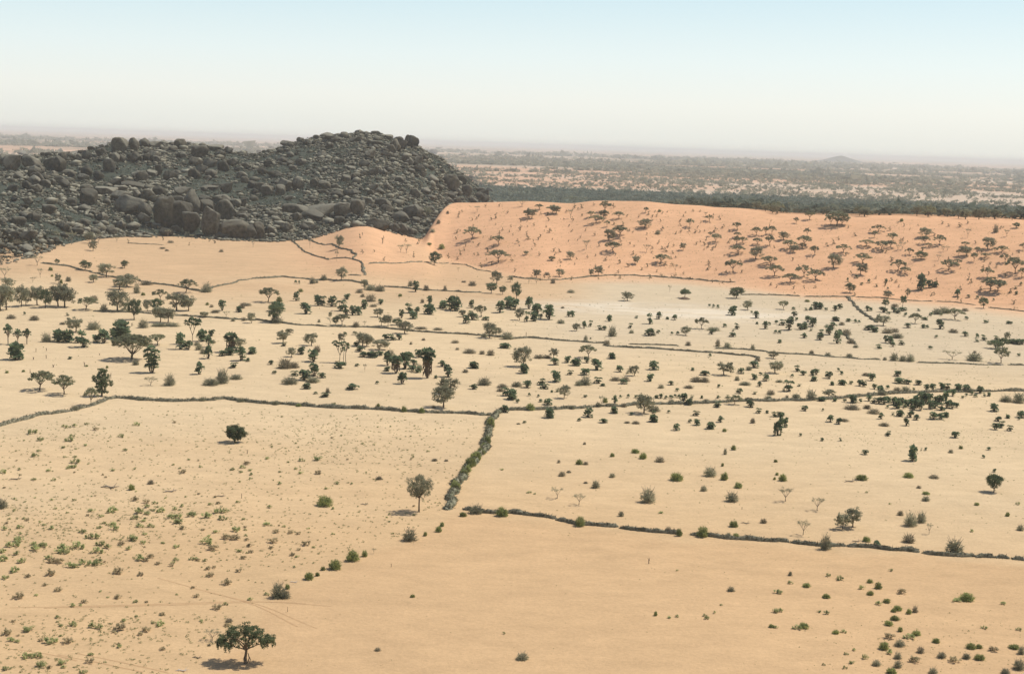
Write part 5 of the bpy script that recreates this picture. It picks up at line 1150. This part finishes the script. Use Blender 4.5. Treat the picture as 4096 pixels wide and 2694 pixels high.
# small plants nobody could count: herbs, seedlings, dead stalks
def scatter_cover():
    rs = np.random.RandomState(99); X = []; Y = []; S = []; 
    def add(n, f):
        m = 0; t = 0
        while m < n and t < n * 30:
            t += 1; r = f()
            if r is None: continue
            X.append(r[0]); Y.append(r[1]); S.append(r[2]); m += 1
    def left():
        x, y = rs.uniform(-60, 1150), rs.uniform(945, 1600)
        if not in_left(x, y) or rs.rand() > herb_density(x, y): return None
        return x, y, (4.0 + 5.0 * rs.rand() ** 1.5) * (.75 + .5 * (y - 940) / 600.)
    add(3600, left)
    def right():
        x, y = rs.uniform(1750, 2440), rs.uniform(1320, 1600)
        w = math.exp(-((x - 2150) / 190) ** 2 - ((y - 1500) / 70) ** 2)
        if rs.rand() > w: return None
        return x, y, 2.2 + 3.5 * rs.rand() ** 2
    add(330, right)
    def rp():
        x, y = rs.uniform(1880, 2440), rs.normal(1018, 14)
        return (x, y, 1.8 + 2 * rs.rand()) if rs.rand() < .6 else None
    add(330, rp)
    def mid():
        x, y = rs.uniform(-60, 2440), rs.uniform(680, 950)
        cl = float(fbm(np.array([x / 60.]), np.array([y / 16.]), 57, 3)[0])
        return (x, y, 2.0 + 3.4 * rs.rand() ** 2) if rs.rand() < smooth((cl - .3) * 4) * (.25 + .75 * (x > 1150)) else None
    add(2000, mid)
    def rightmid():
        x, y = rs.uniform(1180, 2440), rs.uniform(960, 1250)
        return (x, y, 2.2 + 3.4 * rs.rand() ** 2)
    add(520, rightmid)
    def fg():
        x, y = rs.uniform(500, 2440), rs.uniform(1260, 1600)
        return (x, y, 1.6 + 2.6 * rs.rand() ** 2) if not in_left(x, y) else None
    add(260, fg)
    def dn():
        x = rs.uniform(1040, 2460); y = rs.uniform(472, 700)
        y0 = np.interp(x, [p[0] for p in cr_px], [p[1] for p in cr_px]) + 3; y1 = np.interp(x, [p[0] for p in df_px], [p[1] for p in df_px]) + 10
        return (x, y, 1.3 + 2.4 * rs.rand() ** 1.5) if y0 < y < y1 else None
    add(3600, dn)
    def ap():
        x, y = rs.uniform(100, 1250), rs.uniform(560, 690)
        return (x, y, 1.4 + 2.2 * rs.rand() ** 2) if rs.rand() < .15 + .85 * (x > 700) else None
    add(420, ap)
    n = len(X); P = np.zeros((n, 4))
    for i in range(n):
        q = hit(X[i] * K, Y[i] * K); P[i] = (q[0], q[1], q[2], S[i] * K * q[3] / F_SRC)
    m = 26
    d = rs.randn(n, m, 3); d[..., 2] = np.abs(d[..., 2]); d /= np.linalg.norm(d, axis=2)[..., None]
    s = P[:, 3][:, None, None]
    p = P[:, None, :3] + d * s * [.5, .5, .42] * rs.rand(n, m, 1) ** .5
    tr = rs.randn(n, m, 3, 3) * s[..., None] * .085
    V = (p[:, :, None, :] + tr).reshape(-1, 3)
    me = fast_mesh("ground_cover", V, np.arange(len(V)).reshape(-1, 3), [mat("small_herbs", (.25, .28, .12), col2=(.16, .20, .08), scale=.4, objvar=0, trans=.3)])
    o = link("ground_cover", me); setp(o, "scattered tiny herbs, seedlings and dead stalks across the sand", "ground cover", kind="stuff")
scatter_cover()

# saplings on the dune
def on_dune():
    x = rq.uniform(1060, 2378); y0 = np.interp(x, [p[0] for p in cr_px], [p[1] for p in cr_px]) + 6; y1 = np.interp(x, [p[0] for p in df_px], [p[1] for p in df_px]) + 4
    return x, rq.uniform(y0, y1)
cnt = 0; tries = 0
while cnt < 270 and tries < 6000:
    tries += 1
    x, y = on_dune()
    if x > 1750 and rq.rand() < .55: continue
    if any(abs(x * K - p[0]) < p[2] * .4 + 4 and -8 < (p[1] - y * K) < p[3] * .7 + 6 for p in PUT): continue
    h = rq.uniform(6, 12) if rq.rand() < .7 else rq.uniform(10, 16)
    put('S', x * K, y * K, h * K * .72, h * K * rq.uniform(.7, 1.15)); cnt += 1

# trees at the edge of the wood behind the dune
cnt = 0
while cnt < 26:
    x = rq.uniform(1600, 2378); y = np.interp(x, [p[0] for p in cr_px], [p[1] for p in cr_px])
    y = y - rq.uniform(2, 9)
    if 1900 < x < 1990: continue
    sx, sy = x * K, y * K
    q = hit(sx, sy, sand_h)
    if q[3] > 2200: continue
    put('R' if rq.rand() < .6 else 'A', sx, sy, 8.0 / (q[3] / F_SRC) * rq.uniform(.7, 1.1), 9.5 / (q[3] / F_SRC) * rq.uniform(.7, 1.2), group="trees along the edge of the wood behind the dune", noun="wood edge tree"); cnt += 1

# ------------------------------------------------------------ the far wood and scrub
def far_wood():
    rs = np.random.RandomState(123)
    def region(n, D0, D1, dens, size, hgt, tris, name, label, p=1.0):
        u = rs.rand(n * 5); D = np.sqrt(D0 ** 2 + (D1 ** 2 - D0 ** 2) * u ** p)
        az = rs.uniform(-.42, .46, n * 5)
        x = np.sin(az) * D; y = np.cos(az) * D
        k = rs.rand(len(D)) < dens(az, D, x, y)
        az, D, x, y = az[k][:n], D[k][:n], x[k][:n], y[k][:n]
        Dc = np.interp(az, ca, cD); ok = (D > Dc + np.interp(az, [az_of(1040, 480), az_of(1700, 490), az_of(2380, 520)], [120, 70, 45]))
        ok &= ~((az < ka[-2] + .005) & (D < 1750))
        x, y, D = x[ok], y[ok], D[ok]; n = len(x)
        z = sand_h(x, y)
        r = size * np.exp(rs.randn(n) * .28); hh = hgt * np.exp(rs.randn(n) * .2)
        d = rs.randn(n, tris, 3); d /= np.linalg.norm(d, axis=2)[..., None]; d[..., 2] = np.abs(d[..., 2])
        q = d * rs.rand(n, tris, 1) ** .4 * np.stack([r, r, hh * .55], -1)[:, None, :]
        q += np.stack([x, y, z + hh * .4], -1)[:, None, :]
        sz = (r[:, None, None, None] * (2.1 / math.sqrt(tris)))
        tr = rs.randn(n, tris, 3, 3) * sz * np.array([1, 1, .6])
        V = (q[:, :, None, :] + tr).reshape(-1, 3)
        me = fast_mesh(name, V, np.arange(len(V)).reshape(-1, 3), [M_wood if D1 < 3000 else M_scr])
        setp(link(name, me), label, "wood" if "wood" in name else "scrub", kind="stuff")
    def nz(x, y, a, b, s): return fbm(x / a, y / b, s, 4)
    region(33000, 1100, 2550, lambda az, D, x, y: np.clip(.12 + smooth((nz(x, y, 160, 120, 61) - .28) * 6) * .9, 0, 1) * (1 - .75 * smooth((D - 2350) / 250)), 3.6, 6.5, 16, "far_wood", "dense grey green wood of small trees on the plain behind the dune")
    region(9500, 2400, 4400, lambda az, D, x, y: smooth((nz(x, y, 130, 110, 62) - .36) * 5) * (.35 + .65 * smooth((nz(x, y, 700, 260, 63) - .42) * 6)), 3.4, 5.0, 9, "open_far_wood", "open woodland dotted over pale sand further out on the plain")
    region(6500, 4100, 7600, lambda az, D, x, y: smooth((nz(x, y, 900, 320, 64) - .47) * 8) * (.4 + .6 * rs.rand(len(D))), 8.5, 6.0, 8, "distant_scrub", "hazy scrub streaks far out on the plain")
    region(2200, 7400, 14000, lambda az, D, x, y: smooth((nz(x, y, 2200, 500, 65) - .50) * 8), 20, 6.0, 8, "horizon_scrub", "faint scrub patches fading below the horizon")
far_wood()

# ------------------------------------------------------------ vehicle tracks on the sand
def tracks():
    m = mat("track_sand", (.545, .348, .185), objvar=0)
    runs = [[(0, 1172), (400, 1165), (900, 1152), (1300, 1137), (1600, 1130), (1870, 1152)], [(200, 1175), (700, 1165), (1200, 1150), (1500, 1135), (1700, 1140), (2020, 1168)],
            [(900, 985), (1100, 1040), (1350, 1110), (1560, 1150), (1700, 1220), (1920, 1310)], [(1200, 1070), (1400, 1120), (1540, 1155), (1620, 1210), (1800, 1300)],
            [(290, 1440), (500, 1480), (700, 1520), (900, 1565)], [(400, 1432), (600, 1470), (800, 1510), (1050, 1570)], [(0, 1410), (300, 1440), (500, 1500)]]
    ox, oy, sc = TILE['B1']; B = Bld()
    for r in runs:
        P = np.array([hit(ox + x / sc, oy + y / sc)[:2] for x, y in r]); seg = np.hypot(*np.diff(P, axis=0).T); L = np.concatenate([[0], np.cumsum(seg)])
        n = int(L[-1] / 1.0) + 2; s = np.linspace(0, L[-1], n); x = np.interp(s, L, P[:, 0]); y = np.interp(s, L, P[:, 1])
        x = np.convolve(np.pad(x, 6, mode='edge'), np.ones(13) / 13, 'valid'); y = np.convolve(np.pad(y, 6, mode='edge'), np.ones(13) / 13, 'valid')
        tx = np.gradient(x); ty = np.gradient(y); l = np.hypot(tx, ty) + 1e-9; nx, ny = -ty / l, tx / l
        wv = .05 + .10 * sv_noise(s / 5., s * 0, 9)
        a = np.stack([x + nx * wv, y + ny * wv, sand_h(x + nx * wv, y + ny * wv) + .02], -1); b = np.stack([x - nx * wv, y - ny * wv, sand_h(x - nx * wv, y - ny * wv) + .02], -1)
        V = np.stack([a, b], 1).reshape(-1, 3); i = np.arange(n - 1) * 2
        B.add(V, np.stack([i, i + 1, i + 3, i + 2], -1))
    setp(link("track", B.mesh("track", m)), kind="structure")
tracks()

# ============================================================ labels
def n2w(n):
    ones = "first second third fourth fifth sixth seventh eighth ninth tenth eleventh twelfth thirteenth fourteenth fifteenth sixteenth seventeenth eighteenth nineteenth".split()
    tens = {2: "twent", 3: "thirt", 4: "fort", 5: "fift", 6: "sixt", 7: "sevent", 8: "eight", 9: "ninet"}
    if n < 20: return ones[n - 1]
    if n >= 100: return "hundred and " + (n2w(n - 100) if n > 100 else "")
    t, u = divmod(n, 10)
    return tens[t] + "ieth" if u == 0 else tens[t] + "y-" + ones[u - 1]
LAND = [("the nearest drooping acacia", 570, 1530), ("the lone thin trunked round tree", 972, 1187), ("the lone dark tree in the herb field", 547, 1027), ("the big umbrella acacia", 306, 834), ("the tall forked palm", 447, 799), ("the tall skirted palm", 993, 878),
        ("the tall drooping left hand tree", 236, 919), ("the bend in the left wall", 268, 924), ("the central wall corner", 1150, 962), ("the lower wall corner", 1045, 1185), ("the bare limbed palm pair", 790, 842), ("the three feathery palms", 41, 800),
        ("the left acacia grove", 115, 712), ("the dark tree below the knoll", 1015, 615), ("the sandy knoll", 835, 530), ("the lone tree on a mound", 1592, 693), ("the broad dark dune foot tree", 1712, 695), ("the diagonal brush wall", 1978, 700),
        ("the sharp wall bend", 1755, 850), ("the solid round tree at right", 2309, 1140), ("the twin trunked tree at right", 2327, 843), ("the gap in the lower wall", 1350, 1215), ("the pale broom bush", 1633, 1245), ("the large thorn bush at right", 2217, 1285),
        ("the big tree at the dune crest", 1945, 525), ("the wide tree at the dune's right", 2303, 677), ("the left end of the dune", 1050, 500), ("the rounded palm thicket mass", 2150, 945), ("the lower right corner", 2380, 1560), ("the lower left corner", 0, 1560),
        ("the pale clay pan", 1480, 715), ("the middle of the dune", 1520, 560), ("the right end of the crest", 2380, 522), ("the herb field's left edge", 0, 1150), ("the open bare field", 1500, 1450), ("the top end of the pale wall", 1172, 952),
        ("the ball shaped tree", 2057, 716), ("the low central doum group", 1245, 735), ("the brush wall's right end", 2380, 1300)]
LANDH = [("the summit block", 970, 345), ("the highest top", 830, 305), ("the saddle between the tops", 590, 357), ("the domed left top", 300, 322), ("the left ridge notch", 187, 366), ("the split cliff", 460, 500), ("the pale slabs", 710, 495), ("the right spur", 1050, 430), ("the spur tip", 1140, 465), ("the sandy knoll", 835, 520), ("the left foot of the hill", 60, 590), ("the squared left ridge block", 125, 385), ("the dune's corner", 1010, 555), ("the long top slab", 740, 330)]
def label_all():
    bykind = {}
    for t in THINGS:
        t["x"] = t["sx"] / K; t["y"] = t["sy"] / K; bykind.setdefault(t["noun"], []).append(t)
    for noun, L in bykind.items():
        for t in L:
            best = None
            for ln, lx, ly in (LANDH if t.get("hill") else LAND):
                dx, dy = t["x"] - lx, (t["y"] - ly)
                if abs(dx) >= abs(dy) * 1.0: side = "left of" if dx < 0 else "right of"
                else: side = "above" if dy < 0 else "below"
                dist = math.hypot(dx, dy)
                rank = 1
                for u in L:
                    if u is t: continue
                    ex, ey = u["x"] - lx, u["y"] - ly
                    if abs(ex) >= abs(ey): s2 = "left of" if ex < 0 else "right of"
                    else: s2 = "above" if ey < 0 else "below"
                    if s2 == side and math.hypot(ex, ey) < dist: rank += 1
                sc = rank * 30 + dist
                if best is None or sc < best[0]: best = (sc, rank, side, ln)
            _, rank, side, ln = best
            r = "nearest" if rank == 1 else n2w(rank) + " nearest"
            t["o"]["label"] = f"{noun}, {r} {side} {ln}"
            t["o"]["category"] = t["cat"]
            if t.get("group"): t["o"]["group"] = t["group"]
label_all()

# ============================================================ haze
def build_haze():
    import bmesh
    bm = bmesh.new(); bmesh.ops.create_cube(bm, size=1)
    me = bpy.data.meshes.new("haze"); bm.to_mesh(me); bm.free()
    m = bpy.data.materials.new("haze"); m.use_nodes = True
    t = m.node_tree; t.nodes.remove(t.nodes["Principled BSDF"])
    v = t.nodes.new("ShaderNodeVolumePrincipled")
    v.inputs["Color"].default_value = (.95, .99, 1.0, 1); v.inputs["Density"].default_value = HAZE
    v.inputs["Anisotropy"].default_value = 0.0
    t.links.new(v.outputs[0], t.nodes["Material Output"].inputs["Volume"])
    me.materials.append(m)
    o = link("haze", me, loc=(0, 0, 51.0)); o.scale = (124000, 124000, 108)
    setp(o, "pale dusty haze hanging over the whole plain", "haze", kind="stuff")
HAZE = 6.8e-5
build_haze()
